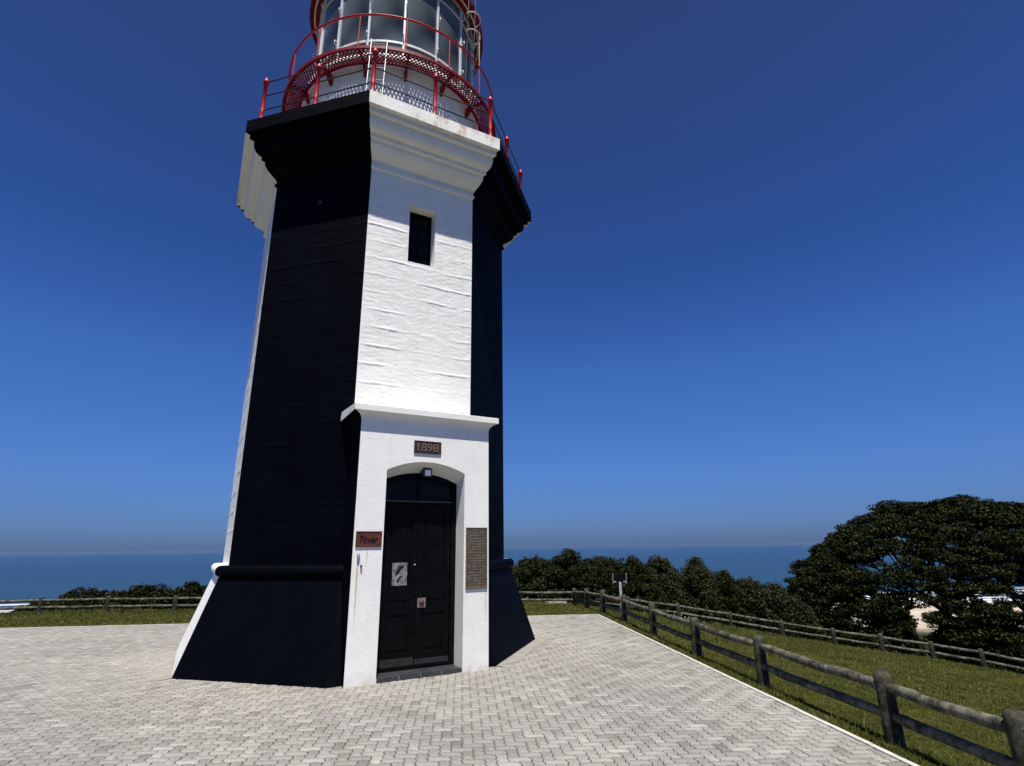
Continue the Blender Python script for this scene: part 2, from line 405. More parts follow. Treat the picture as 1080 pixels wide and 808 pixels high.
# doorway
mb = MB(); YD = -PD + RD
fy0, fy1 = YD - .002, YD + .07
mb.box(-DO, -DO + .075, fy0, fy1, .055, ZS2 - .02); mb.box(DO - .075, DO, fy0, fy1, .055, ZS2 - .02)
mb.box(-DO + .075, DO - .075, fy0 - .01, fy1, 2.20, 2.262)
for i in range(NA):
    a, b = -DO + 2 * DO * i / NA, -DO + 2 * DO * (i + 1) / NA
    za, zb = arch(a, ZS2, ZA2), arch(b, ZS2, ZA2)
    zl0, zl1 = (za - .09, zb - .09) if abs((a + b) / 2) < DO - .07 else (za - .13, zb - .13)
    vs = [(a, fy0, zl0), (b, fy0, zl1), (b, fy0, zb), (a, fy0, za), (a, fy1, zl0), (b, fy1, zl1), (b, fy1, zb), (a, fy1, za)]
    mb.add(vs, [(0, 1, 2, 3), (0, 4, 5, 1)])
mb.box(-.022, .022, fy0 + .006, fy1, 2.263, 2.60)
mb.box(-DO, DO, YD + .10, YD + .13, .0, 2.7)
mb.build('door_frame', DOORM, lh)
mb = MB(); mb.box(-DO + .078, DO - .078, fy0 - .022, fy0 - .0105, 2.238, 2.250); mb.build('transom_strip', m_flat('dull_metal_strip', (.10, .105, .11), .5), lh)
for s in (-1, 1):
    mb = MB(); a, b = (-DO + .076, -.024) if s < 0 else (.024, DO - .076)
    mb.box(a, b, YD + .035, YD + .042, 2.264, 2.60); mb.build('fanlight_pane', DGLASS, lh)
door_objs = []
for s in (-1, 1):
    mb = MB(); a, b = (-DO + .079, -.003) if s < 0 else (.003, DO - .079)
    y0, y1 = YD + .02, YD + .06
    st = .085
    mb.box(a, b, y0 + .016, y1, .10, 2.195)
    mb.box(a, a + st, y0, y0 + .0155, .10, 2.195); mb.box(b - st, b, y0, y0 + .0155, .10, 2.195)
    for c, d in ((.10, .26), (.74, .88), (2.08, 2.195)): mb.box(a + st + .0005, b - st - .0005, y0 + .001, y0 + .0155, c, d)
    # raised panel fields
    mb.box(a + st + .04, b - st - .04, y0 + .006, y0 + .0155, .30, .70); mb.box(a + st + .04, b - st - .04, y0 + .006, y0 + .0155, .92, 2.04)
    d_ = mb.build('door', DOORM, lh, bevel=.003); door_objs.append(d_)
    # dusty kick rail
    mb = MB(); mb.box(a + .004, b - .004, y0 - .006, y0 - .0005, .105, .20 if s < 0 else .17)
    mb.build('kick_board', m_flat('dusty_kick_board', (.011, .011, .011), .7, 0, .6, 16), d_)
mb = MB(); mb.box(.03, .15, YD + .012, YD + .0195, .81, .935); pl = mb.build('lock_plate', BRASSY, door_objs[1], bevel=.002)
mb = MB(); mb.lathe([(0, 0), (.030, .002), (.036, .012), (.032, .026), (.018, .034), (0, .036)], 16)
o = mb.build('padlock', LOCKR, door_objs[1]); o.location = (.088, YD + .012, .87); o.rotation_euler = (R(90), 0, 0)
mb = MB(); mb.lathe([(0, 0), (.012, .001), (.014, .008), (0, .014)], 12); o = mb.build('keyhole_stud', GREYM, door_objs[0]); o.location = (-.028, YD + .019, 1.375); o.rotation_euler = (R(90), 0, 0)
mb = MB(); mb.box(-.045, .0, YD + .010, YD + .0195, .98, 1.32); mb.build('cover_strip', DOORM, door_objs[0])
mb = MB(); mb.box(-DO + .002, DO - .002, -PD + .004, YD + .05, -.05, .052, 1)
for i in range(4):
    a = -DO + .006 + i * (2 * DO - .012) / 4
    mb.box(a + .004, a + (2 * DO - .012) / 4 - .004, -PD + .001, YD + .05, .0, .0565, 0)
mb.box(-DO + .003, DO - .003, YD - .012, YD + .055, .0568, .098, 2)
mb.build('doorstep', [TILE, GROUT, DOORM], lh)

# lantern gallery railing
rail = empty('gallery_railing'); rail.parent = lh
RP, ZG = 2.93, 8.86
pts_c = []
for k in range(8):
    c0, c1 = cor(k, RP), cor(k + 1, RP)
    for q in (c0, ((c0[0] + c1[0]) / 2, (c0[1] + c1[1]) / 2)): pts_c.append(q)
pm = MB()
pm.lathe([(.06, 0), (.06, .02), (.036, .04), (.034, .30), (.040, .33), (.034, .36), (.033, .93), (.050, .945), (.050, .985), (.056, .99), (.056, 1.035), (.03, 1.05), (.034, 1.075), (.022, 1.10), (0, 1.112)], 12)
proto = None
for q in pts_c:
    if proto is None: o = proto = pm.build('post', RED, rail)
    else: o = proto.copy(); link(o, rail)
    o.location = (q[0], q[1], ZG)
for zz in (.37, .69, 1.0):
    mb = MB(); mb.tube([(*cor(k, RP), ZG + zz) for k in range(8)], .0125, 6, closed=True, smooth=False)
    mb.build('rail', IRON, rail)

# lantern
RL, ZC, ZB, ZT = 1.80, 10.65, 11.38, 13.42
mb = MB(); RD_ = 1.92; mb.lathe([(RD_ + .05, 8.86), (RD_ + .05, 8.98), (RD_, 9.0), (RD_, 10.74), (RD_ + .04, 10.76), (RD_ + .06, 10.80), (RD_ + .06, 10.90), (RL - .02, 10.93), (1.0, 10.935)], 64)
mb.build('lantern_drum', WHITE, lh)
# catwalk with diamond lattice floor
cat = empty('catwalk'); cat.parent = lh
RO, RI = 2.335, 1.99
mb = MB()
mb.lathe([(RO, ZC - .045), (RO + .022, ZC - .045), (RO + .022, ZC + .02), (RO, ZC + .02), (RO, ZC - .045)], 96, smooth=False)
mb.lathe([(RO - .045, ZC - .012), (RO, ZC - .012), (RO, ZC - .002), (RO - .045, ZC - .002), (RO - .045, ZC - .012)], 96, smooth=False)
mb.lathe([(RI, ZC - .045), (RI + .05, ZC - .045), (RI + .05, ZC - .002), (RI, ZC - .002), (RI, ZC - .045)], 96, smooth=False)
mb.build('rim', DRED, cat)
mb = MB(); NL = 184; da = 2 * math.pi / NL
for fam in (-1, 1):
    for i in range(NL):
        a0 = i * da; a1 = a0 + fam * da * 3.2
        p0 = Vector(((RI + .05) * math.sin(a0), -(RI + .05) * math.cos(a0), ZC - .03 + .005 * fam)); p1 = Vector(((RO - .04) * math.sin(a1), -(RO - .04) * math.cos(a1), ZC - .03 + .005 * fam))
        d = (p1 - p0).normalized(); s_ = Vector((-d.y, d.x, 0)) * .0125; h = Vector((0, 0, .004))
        mb.add([p0 - s_ - h, p0 + s_ - h, p1 + s_ - h, p1 - s_ - h, p0 - s_ + h, p0 + s_ + h, p1 + s_ + h, p1 - s_ + h],
               [(0, 3, 2, 1), (4, 5, 6, 7), (0, 1, 5, 4), (2, 3, 7, 6), (1, 2, 6, 5), (3, 0, 4, 7)])
mb.build('lattice_floor', DRED, cat)
bm_ = MB(); bm_.box(-.020, .020, -RO + .02, -1.922, ZC - .10, ZC - .052)
bm_.add([(-.026, -1.922, ZC - .30), (.026, -1.922, ZC - .30), (.026, -1.922, ZC - .11), (-.026, -1.922, ZC - .11),
         (-.026, -1.95, ZC - .30), (.026, -1.95, ZC - .30), (.026, -2.08, ZC - .11), (-.026, -2.08, ZC - .11)],
        [(0, 3, 2, 1), (4, 5, 6, 7), (0, 1, 5, 4), (2, 3, 7, 6), (1, 2, 6, 5), (3, 0, 4, 7)])
proto = None; OFFB = -5.2
for i in range(16):
    if proto is None: o = proto = bm_.build('bracket', DRED, cat)
    else: o = proto.copy(); link(o, cat)
    o.rotation_euler = (0, 0, R(OFFB + 22.5 * i - 29.38 + 2))
hr = empty('catwalk_handrail'); hr.parent = lh
mb = MB(); mb.tube([(2.29 * math.sin(a), -2.29 * math.cos(a), 11.50) for a in np.linspace(0, 2 * math.pi, 96, endpoint=False)], .021, 8, closed=True); mb.build('rail', RED, hr)
bm_ = MB(); bm_.tube([(0, -2.29, ZC - .03), (0, -2.29, 11.50)], .013, 6); proto = None
for i in range(16):
    if proto is None: o = proto = bm_.build('baluster', RED, hr)
    else: o = proto.copy(); link(o, hr)
    o.rotation_euler = (0, 0, R(-4.6 + 22.5 * i - 29.38))
# glazing
gz = empty('lantern_glazing'); gz.parent = lh
def ringz(z, h, t=.035, r=RL): mb = MB(); mb.lathe([(r - t, z), (r + .012, z), (r + .012, z + h), (r - t, z + h), (r - t, z)], 64, smooth=False); mb.build('glazing_ring', WMET, gz)
ringz(10.935, .04); ringz(ZB + .005, .045); ringz(13.03, .035, .03); ringz(ZT - .03, .06)
AZ0 = 17.5 - 29.38
bar = MB(); bar.box(-.020, .020, -RL - .028, -RL + .045, 10.94, ZT); proto = None
for i in range(16):
    if proto is None: o = proto = bar.build('glazing_bar', WMET, gz)
    else: o = proto.copy(); link(o, gz)
    o.rotation_euler = (0, 0, R(AZ0 + 22.5 * i))
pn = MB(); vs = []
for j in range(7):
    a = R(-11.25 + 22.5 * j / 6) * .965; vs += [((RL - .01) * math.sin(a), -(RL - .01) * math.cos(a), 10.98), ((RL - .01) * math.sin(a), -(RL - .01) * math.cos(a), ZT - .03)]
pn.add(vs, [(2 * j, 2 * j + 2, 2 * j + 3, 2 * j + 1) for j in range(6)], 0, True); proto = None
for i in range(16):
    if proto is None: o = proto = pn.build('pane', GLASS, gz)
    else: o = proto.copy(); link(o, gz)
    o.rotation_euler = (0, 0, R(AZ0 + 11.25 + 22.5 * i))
hm = MB(); hm.tube([(0, -RL - .028, .0), (0, -RL - .085, .012), (0, -RL - .095, .05), (0, -RL - .085, .088), (0, -RL - .028, .10)], .010, 6); proto = None
for i in range(16):
    for zz in (11.50, 12.35, 13.05):
        if proto is None: o = proto = hm.build('grab_handle', WMET, gz)
        else: o = proto.copy(); link(o, gz)
        o.rotation_euler = (0, 0, R(AZ0 + 22.5 * i + (.6 if zz > 12 else -.4))); o.location = (0, 0, zz)
# lantern interior, lens
mb = MB(); mb.lathe([(RL - .06, ZT + .03), (1.2, ZT + .25), (.3, ZT + .4), (0, ZT + .42)], 32); mb.build('lantern_ceiling', DARKIN, lh)
mb = MB(); mb.lathe([(1.76, 10.94), (1.3, 10.945), (0, 10.95)], 32); mb.build('lantern_floor', DARKIN, lh)
lens = MB(); prof = []
for i in range(26):
    z = 11.75 + i * .058; t = (i - 12.5) / 12.5; r = .56 * math.sqrt(max(.05, 1 - .55 * t * t)); prof += [(r, z), (r + .05, z + .012), (r, z + .05)]
lens.lathe(prof, 24); LENSM = m_flat('lens_glass', (.30, .36, .36), .12, 0, .35, 6, 0, 1.0)
ln = lens.build('lamp_lens', LENSM, lh)
mb = MB()
for i in range(8):
    a = R(45 * i); mb.tube([(.64 * math.sin(a), -.64 * math.cos(a), 11.4), (.66 * math.sin(a), -.66 * math.cos(a), 12.5), (.5 * math.sin(a), -.5 * math.cos(a), 13.4)], .018, 6)
mb.lathe([(.35, 11.4), (.35, 11.75), (.66, 11.76), (.66, 11.80)], 24); mb.build('frame', GREYM, ln)
mb = MB()
for i in range(8):
    a = R(45 * i + 9); b = R(45 * i + 54)
    mb.tube([(1.70 * math.sin(a), -1.70 * math.cos(a), 11.45), (1.70 * math.sin(b), -1.70 * math.cos(b), 13.38)], .014, 5)
mb.build('wind_brace', GREYM, lh)
# roof
RR = 2.03
mb = MB(); mb.lathe([(RL - .02, ZT), (RL + .05, ZT - .01), (RR - .05, ZT + .03), (RR, ZT - .01), (RR + .02, ZT + .02), (RR + .02, ZT + .15), (RR - .05, ZT + .20), (1.7, ZT + .55), (1.1, ZT + .95), (.45, ZT + 1.2), (.30, ZT + 1.25), (.30, ZT + 1.5), (.42, ZT + 1.55), (.38, ZT + 1.78), (.2, ZT + 1.95), (0, ZT + 2.0)], 64)
roof = mb.build('lantern_roof', DRED, lh)
mb = MB(); mb.lathe([(RL + .11, ZT + .002), (RL + .13, ZT - .008), (RL + .15, ZT + .006)], 64); mb.build('soffit_bead', WMET, roof)
mb = MB(); mb.tube([(0, 0, ZT + 1.95), (0, 0, ZT + 2.9)], .015, 6); mb.build('lightning_rod', IRON, roof)
# ladders
def ladder(name, a0, rb, zb, rt, zt, half, mat, n=7, r=.013):
    mb = MB(); P = lambda s, t: (lerp(rb, rt, t) * math.sin(a0) + s * half * math.cos(a0), -lerp(rb, rt, t) * math.cos(a0) + s * half * math.sin(a0), lerp(zb, zt, t))
    for s in (-1, 1): mb.tube([P(s, 0), P(s, 1)], r, 6)
    for i in range(n): mb.tube([P(-1, (i + .6) / n), P(1, (i + .6) / n)], r * .7, 5)
    return mb.build(name, mat, lh)
ladder('gallery_ladder', R(6 - 29.38), 2.62, 8.87, 2.40, 10.76, .145, GREYM, 6, .012)
al = R(63 - 29.38)
rl = ladder('roof_ladder', al, 2.02, 10.66, 2.10, 13.9, .14, IRON, 10, .009)
mb = MB()
for zz in (12.45, 12.95):
    pts = []
    for j in range(13):
        t = R(-20 + 220 * j / 12); rad = 2.08 + .20 * max(-.1, math.sin(t)); w_ = -.20 * math.cos(t)
        pts.append((rad * math.sin(al) + w_ * math.cos(al), -rad * math.cos(al) + w_ * math.sin(al), zz))
    mb.tube(pts, .013, 6)
for wv in ():
    rad = 2.08 + .33 * (1 if wv == 0 else .45)
    mb.tube([(rad * math.sin(al) + wv * math.cos(al), -rad * math.cos(al) + wv * math.sin(al), z_) for z_ in (12.5, 13.9)], .008, 5)
mb.build('safety_hoop', WMET, rl)
mb = MB(); a = R(80 - 29.38); mb.tube([(2.02 * math.sin(a), -2.02 * math.cos(a), z_) for z_ in (10.6, ZT - .01)], .014, 6); mb.build('down_conductor', m_flat('faded_pink_pipe', (.42, .26, .27), .5), lh)
mb = MB(); mb.lathe([(0, 0), (.05, 0), (.05, .012), (.03, .02), (0, .02)], 12)
o = mb.build('vent_cap', m_flat('black_vent', (.008, .008, .010), .5), lh); a = R(-45); ap = 2.2985; o.location = (ap * math.sin(a) + .0 * math.cos(a), -ap * math.cos(a), 7.35); o.rotation_euler = (R(90), 0, a)

# things fixed on the porch (own top-level objects, local frame of the tower)
def on_wall(name, label, cat): return empty(name, (CX, CY, 0), OY, label, cat)
def place_at(u, z, d):   # world point on plane at distance d from the axis
    n = (math.sin(OY), -math.cos(OY)); t = (math.cos(OY), math.sin(OY)); return (CX + n[0] * d + t[0] * u, CY + n[1] * d + t[1] * u, z)
def text_part(body, size, width, mat, parent, name='lettering', shear=0, ext=.004, loc=(0, 0, 0), bold=0):
    cu = bpy.data.curves.new(name, 'FONT'); cu.body = body; cu.size = size; cu.align_x = 'CENTER'; cu.align_y = 'CENTER'; cu.extrude = ext; cu.shear = shear; cu.offset = bold
    tmp = bpy.data.objects.new('tmp', cu); COL.objects.link(tmp); dg = bpy.context.evaluated_depsgraph_get(); dg.update()
    me = bpy.data.meshes.new_from_object(tmp.evaluated_get(dg)); bpy.data.objects.remove(tmp); me.name = name
    xs = [v.co.x for v in me.vertices]; ys = [v.co.y for v in me.vertices]; cx_ = (max(xs) + min(xs)) / 2; cy_ = (max(ys) + min(ys)) / 2
    k = width / (max(xs) - min(xs)); h = max(ys) - min(ys)
    for v in me.vertices: v.co = Vector(((v.co.x - cx_) * k, -v.co.z, (v.co.y - cy_) * size / h))
    me.materials.clear(); me.materials.append(mat)
    o = bpy.data.objects.new(name, me); link(o, parent); o.location = loc; return o
def board(name, label, u0, u1, z0, z1, mat, t=.022, border=None):
    root = empty(name, place_at((u0 + u1) / 2, (z0 + z1) / 2, PD), OY, label, 'sign')
    w_, h = (u1 - u0) / 2, (z1 - z0) / 2
    mb = MB(); mb.box(-w_, w_, -t, -.002, -h, h); mb.build('board', mat, root, bevel=.003)
    if border:
        mb = MB(); q = .010
        for a, b, c, d in ((-w_, w_, h - q, h), (-w_, w_, -h, -h + q), (-w_, -w_ + q, -h + q, h - q), (w_ - q, w_, -h + q, h - q)): mb.box(a + .001, b - .001, -t - .006, -t - .0005, c + .0005, d - .0005)
        mb.build('border', border, root)
    return root
sg = board('year_sign', 'small dark brown board with raised numerals 1898 above the doorway arch', -.212, .200, 2.898, 3.077, SIGNW, .013, m_flat('dark_border', (.02, .009, .007), .5))
text_part('1898', .115, .31, SILVER, sg, 'numerals', loc=(0, -.018, .0))
sg = board('tower_sign', 'reddish wooden board lettered Tower on the white pier left of the door', -.950, -.609, 1.622, 1.82, SIGNO, .010, m_flat('dark_red_border', (.05, .014, .009), .5))
text_part('Tower', .085, .235, INK, sg, 'lettering', shear=.35, loc=(0, -.015, .004))
pq = board('bronze_plaque', 'tall weathered bronze plaque with worn raised lines right of the door', .612, .950, 1.037, 1.875, BRONZE, .011, BRONZE2)
mb = MB(); r_ = random.Random(3)
for i in range(21):
    z = .385 - i * .0385; hw = r_.uniform(.09, .135) if i % 6 else .07; x = -hw
    while x < hw:
        w_ = r_.uniform(.006, .013)
        mb.box(x, x + w_, -.0145, -.0113, z - .010, z + r_.uniform(.002, .007)); x += w_ + r_.uniform(.003, .009)
mb.build('worn_relief', BRONZE2, pq)
mb = MB(); mb.box(-.150, .150, -.0150, -.0112, -.402, -.396); mb.build('lower_edge', BRONZE2, pq)
# lamp above door
lp = empty('door_lamp', place_at(.055, 2.64, PD - .13), OY, 'small square bulkhead lamp in a black frame at the top of the door arch', 'lamp')
mb = MB(); mb.box(-.065, .065, -.01, .16, -.055, .065); mb.build('housing', IRON, lp, bevel=.004)
mb = MB(); mb.box(-.046, .046, -.020, -.0105, -.040, .046); mb.build('lens', FROST, lp, bevel=.004)
# poster on left leaf
ps = empty('poster', place_at(-.24, 1.26, PD - RD - .02), OY, 'scuffed pale paper notice with dark torn patches stuck on the left door leaf', 'poster')
n = NT('scuffed_notice'); v = n.coord()
n.color(n.mix(n.ramp(n.noise(v, 14, 6, .75), [(.42, 0), (.62, 1)]), (.09, .09, .10), (.30, .31, .32))); n.rough(.4)
mb = MB(); r_ = random.Random(5); vs = []; N_ = 40
def rag(t):
    # walk round the sheet
    w_, h = .105, .150; t *= 4
    x, z = ((-w_ + 2 * w_ * t, -h) if t < 1 else (w_, -h + 2 * h * (t - 1)) if t < 2 else (w_ - 2 * w_ * (t - 2), h) if t < 3 else (-w_, h - 2 * h * (t - 3)))
    return (x + r_.uniform(-.004, .004), -.001, z + r_.uniform(-.004, .004))
vs = [rag(i / N_) for i in range(N_)]; mb.add(vs, [tuple(range(N_))]); mb.build('sheet', n.mat, ps)
mb = MB()
for pts in ([(-.062, -.02), (-.03, -.01), (.012, .045), (.058, .09), (.055, .115), (-.015, .105), (-.03, .07), (-.06, .02)], [(-.04, -.115), (-.01, -.105), (.005, -.06), (.035, -.03), (.03, -.012), (.0, -.03), (-.035, -.07)]):
    mb.add([(x, -.0022, z) for x, z in pts], [tuple(range(len(pts)))])
mb.build('torn_patch', INK, ps)
# wall fitting with a hook
wf = empty('wall_hook', place_at(-.905, 1.50, PD), OY, 'rusty grey hook fitting on the white pier below the Tower board', 'hook')
mb = MB(); mb.tube([(0, -.001, .045), (0, -.012, .04), (.004, -.016, 0), (0, -.012, -.04), (0, -.001, -.045)], [.016, .02, .018, .014, .01], 8); mb.build('clamp', GREYM, wf)
mb = MB(); mb.tube([(.045, -.001, -.105), (.045, -.022, -.11), (.045, -.024, -.132)], [.012, .013, .009], 8); mb.build('hook', INK, wf)

# ------------------------------------------------------------------ ground
def xf(y): return 3.46 - .1 * y          # outer edge of the paving on the right
def yr(x): return 14.17 + .082 * x       # far edge of the paving
def smooth0(t, w):                       # softened max(0,t)
    return np.where(t < -w, 0, np.where(t > w, t, (t + w) ** 2 / (4 * w)))
def terr(x, y):
    x = np.asarray(x, float); y = np.asarray(y, float)
    dx = x - xf(np.clip(y, -5, 22)) - .25; dy = y - yr(np.clip(x, -30, 4))
    z = -.155 * smooth0(dx, .5) - .048 * smooth0(dy, .5)
    z = z - .30 * smooth0(y - 21.4 - 4.1 * np.clip((x + 8) / 6, 0, 1), 1.2) - .10 * smooth0(dx - 13, 2)
    z = z + .05 * np.sin(x * .6 + 1) * np.sin(y * .5) * np.clip(np.maximum(dx, dy) / 4, 0, 1)
    floor_ = -32.2 - np.clip(y - 230, 0, 400) * .021
    z = np.maximum(z, floor_)
    z = np.where((dx + .25 < -.12) & (dy < -.12), -.12, z)
    return z - .012
ys = np.concatenate([np.arange(-300, -10, 20), np.arange(-10, 2, 1.5), np.arange(2, 30, .22), np.arange(30, 60, 1.), np.arange(60, 400, 6.)])
xs = np.concatenate([np.arange(-700, -60, 25), np.arange(-60, -24, 2.), np.arange(-24, 30, .22), np.arange(30, 60, 2), np.arange(60, 700, 25.)])
X, Y = np.meshgrid(xs, ys); Z = terr(X, Y)
V = np.stack([X, Y, Z], -1).reshape(-1, 3); nx_ = len(xs); ny_ = len(ys)
I = (np.arange(ny_ - 1)[:, None] * nx_ + np.arange(nx_ - 1)[None, :]).ravel()
Fq = np.stack([I, I + 1, I + nx_ + 1, I + nx_], 1)
n = NT('lawn_and_dune'); v = n.coord(); px, py, pz = n.sep(v)[0], n.sep(v)[1], n.sep(v)[2]
g1 = n.ramp(n.noise(v, 7, 8, .75), [(.3, (.030, .034, .008)), (.55, (.066, .068, .016)), (.75, (.115, .10, .034))])
g2 = n.ramp(n.noise(v, .7, 5, .6), [(.35, (.75, .85, .7)), (.65, (1.2, 1.1, 1.1))]); grass = n.mix(1., g1, g2, 'MULTIPLY')
soil = n.ramp(n.noise(v, 9, 6, .7), [(.35, (.07, .048, .034)), (.65, (.19, .145, .115))])
# bare litter beyond the outer fence and in patches beside it
edge = n.math('SUBTRACT', py, n.math('ADD', 25.3, n.math('MULTIPLY', px, -.42)))
edge = n.math('MULTIPLY', n.math('SUBTRACT', edge, 0.0), .9); edge = n.math('ADD', edge, n.math('MULTIPLY', n.math('SUBTRACT', n.noise(v, .9, 4), .5), 3.5)); edge.node.use_clamp = True
patch = n.ramp(n.noise(v, 2.1, 6, .7), [(.57, 0), (.70, .8)])
c = n.mix(edge, n.mix(n.math('MULTIPLY', patch, .55), grass, soil), soil)
wooded = n.ramp(n.noise(v, .25, 6, .7), [(.3, (.010, .014, .006)), (.7, (.030, .034, .014))])
far = n.math('MULTIPLY', n.math('SUBTRACT', py, 32), .15); far.node.use_clamp = True; c = n.mix(far, c, wooded)
sand = n.ramp(n.noise(v, .06, 5), [(.35, (.36, .30, .24)), (.65, (.48, .41, .34))])
sn = n.math('ADD', n.math('MULTIPLY', n.math('SUBTRACT', py, 225), .03), n.math('MULTIPLY', n.math('SUBTRACT', n.noise(v, .03, 5), .5), 2.0)); sn.node.use_clamp = True
c = n.mix(sn, c, sand); n.color(c); n.rough(1); n.b.inputs['Specular IOR Level'].default_value = .03
n.bump(n.noise(v, 22, 6, .75), .05, .8)
lawn = fast_mesh('lawn', V, Fq, n.mat, smooth=True); tag(lawn, kind='structure')

# paving: zig-zag interlocking pavers laid herringbone, each with a chamfer and open joints
W_ = .0905; A5 = R(5.2); ca, sa = math.cos(A5), math.sin(A5)
def seg(p, q):   # S-shaped edge between lattice points, same from both sides
    (x0, y0), (x1, y1) = p, q
    if (x0, y0) > (x1, y1): return seg(q, p)[::-1]
    a = .0085
    if y0 == y1: off = [(0, 0), (0, a), (0, -a)]; ts = (0, .33, .67)
    else: off = [(0, 0), (a, 0), (-a, 0)]; ts = (0, .33, .67)
    pts = [((x0 + (x1 - x0) * t) * W_ + o_[0], (y0 + (y1 - y0) * t) * W_ + o_[1]) for t, o_ in zip(ts, off)]
    return pts + [(x1 * W_, y1 * W_)]
def outline(cells):  # counter-clockwise lattice walk -> points
    pts = []
    for a, b in zip(cells, cells[1:] + cells[:1]): pts += seg(a, b)[:-1]
    return pts
HB = outline([(0, 0), (1, 0), (2, 0), (2, 1), (1, 1), (0, 1)]); VB = outline([(0, 0), (1, 0), (1, 1), (1, 2), (0, 2), (0, 1)])
def inset(poly, d):
    n_ = len(poly); out = []
    for i in range(n_):
        a, b, c_ = Vector(poly[i - 1]), Vector(poly[i]), Vector(poly[(i + 1) % n_])
        e0 = (b - a).normalized(); e1 = (c_ - b).normalized(); nn = Vector((-(e0.y + e1.y), e0.x + e1.x))
        if nn.length > 1e-6: nn.normalize()
        out.append(tuple(b + nn * d))
    return out
def brick(poly):
    o1, o2 = inset(poly, .0052), inset(poly, .0100); n_ = len(poly)
    vs = [(x, y, 0.) for x, y in o2] + [(x, y, -.0055) for x, y in o1] + [(x, y, -.04) for x, y in o1]
    return np.array(vs), n_
hb, NP = brick(HB); vb, _ = brick(VB)
# herringbone: cell (i,j) with (i-j) mod 4: 0 starts a horizontal brick, 2.. vertical
cents = []
imax = int(26 / W_)
for i in range(-int(22 / W_), int(6 / W_)):
    for j in range(-int(3 / W_), int(18 / W_)):
        m = (i - j) % 4
        if m == 0: cents.append((i, j, 0))
        elif m == 3: cents.append((i, j, 1))
cents = np.array(cents)
bx = (cents[:, 0] + .7) * W_; by = (cents[:, 1] + .7) * W_
wx = bx * ca - by * sa + 3.0; wy = bx * sa + by * ca + 0.2
keep = (wx < xf(wy) + .07) & (wy < yr(wx) + .07) & (wy > .3) & (wx > -1.35 * wy - 3)
# leave out what lies under the tower
dxl = (wx - CX) * math.cos(OY) + (wy - CY) * math.sin(OY); dyl = -(wx - CX) * math.sin(OY) + (wy - CY) * math.cos(OY)
keep &= (np.hypot(dxl, dyl) > 2.45)
cents = cents[keep]
ids = []
allV = []; 
for typ, tmpl in ((0, hb), (1, vb)):
    sel = cents[cents[:, 2] == typ]; n_ = len(sel)
    off = np.stack([sel[:, 0] * W_, sel[:, 1] * W_, np.zeros(n_)], 1)
    V_ = tmpl[None] + off[:, None]
    V_[:, :, 2] += rng.normal(0, .0010, (n_, 1)) + (tmpl[None, :, 0] - .1) * rng.normal(0, .008, (n_, 1)) + (tmpl[None, :, 1] - .1) * rng.normal(0, .008, (n_, 1))
    V_[:, :, 0] += rng.normal(0, .0008, (n_, 1)); V_[:, :, 1] += rng.normal(0, .0008, (n_, 1))
    allV.append(V_.reshape(-1, 3))
V = np.concatenate(allV); Vw = V.copy(); Vw[:, 0] = V[:, 0] * ca - V[:, 1] * sa + 3.0; Vw[:, 1] = V[:, 0] * sa + V[:, 1] * ca + .2
Vw[:, 0] = np.minimum(Vw[:, 0], xf(Vw[:, 1]) - .056); Vw[:, 1] = np.minimum(Vw[:, 1], yr(Vw[:, 0]) - .006)   # cut bricks along the edging
nb = len(V) // (3 * NP); base = np.arange(nb)[:, None] * 3 * NP
me = bpy.data.meshes.new('paving')
top = base + np.arange(NP)[None]
q = []
for ring in (0, 1):
    for i in range(NP):
        k = (i + 1) % NP; q.append(np.stack([base[:, 0] + ring * NP + k, base[:, 0] + ring * NP + i, base[:, 0] + (ring + 1) * NP + i, base[:, 0] + (ring + 1) * NP + k], 1))
q = np.concatenate(q)
loops = np.concatenate([top.ravel(), q.ravel()]).astype(np.int32)
tot = np.concatenate([np.full(nb, NP), np.full(len(q), 4)]).astype(np.int32); start = np.concatenate([[0], np.cumsum(tot)[:-1]]).astype(np.int32)
me.vertices.add(len(Vw)); me.vertices.foreach_set('co', Vw.astype(np.float32).ravel()); me.loops.add(len(loops)); me.loops.foreach_set('vertex_index', loops)
me.polygons.add(len(tot)); me.polygons.foreach_set('loop_start', start); me.polygons.foreach_set('loop_total', tot); me.update(calc_edges=True); me.materials.append(PAVER)
paving = link(bpy.data.objects.new('paving', me)); tag(paving, kind='structure')
print('pavers', nb)
mb = MB(); mb.add([(-40, -6, -.012), (xf(-6) - .03, -6, -.012), (xf(14.3) - .03, 14.3, -.012), (xf(14.3) - .05, yr(2) - .03, -.012), (-40, yr(-40) - .03, -.012)], [(0, 1, 2, 3, 4)])
tag(mb.build('paving_bed', JOINT), kind='structure')
# edging strips
def strip(name, a, b, w_, z0, z1, mat, wob=.003):
    a = Vector(a); b = Vector(b); d = (b - a); L = d.length; d.normalize(); s = Vector((-d.y, d.x)); n_ = max(2, int(L / .5)); mb = MB()
    for i in range(n_):
        p0 = a + d * L * i / n_; p1 = a + d * (L * (i + 1) / n_ - .004); jz = rnd.uniform(-wob, wob)
        vs = [(*p0, z0), (*p1, z0), (*(p1 + s * w_), z0), (*(p0 + s * w_), z0), (*p0, z1 + jz), (*p1, z1 + jz), (*(p1 + s * w_), z1 + jz), (*(p0 + s * w_), z1 + jz)]
        mb.add(vs, [(4, 5, 6, 7), (0, 1, 5, 4), (1, 2, 6, 5), (2, 3, 7, 6), (3, 0, 4, 7)])
    return mb.build(name, mat)
ycorner = (14.17 + .082 * 3.46) / (1 + .0082)
tag(strip('kerb', (xf(-5), -5), (xf(ycorner), ycorner), .05, -.1, .006, KERB, .0015), kind='structure')
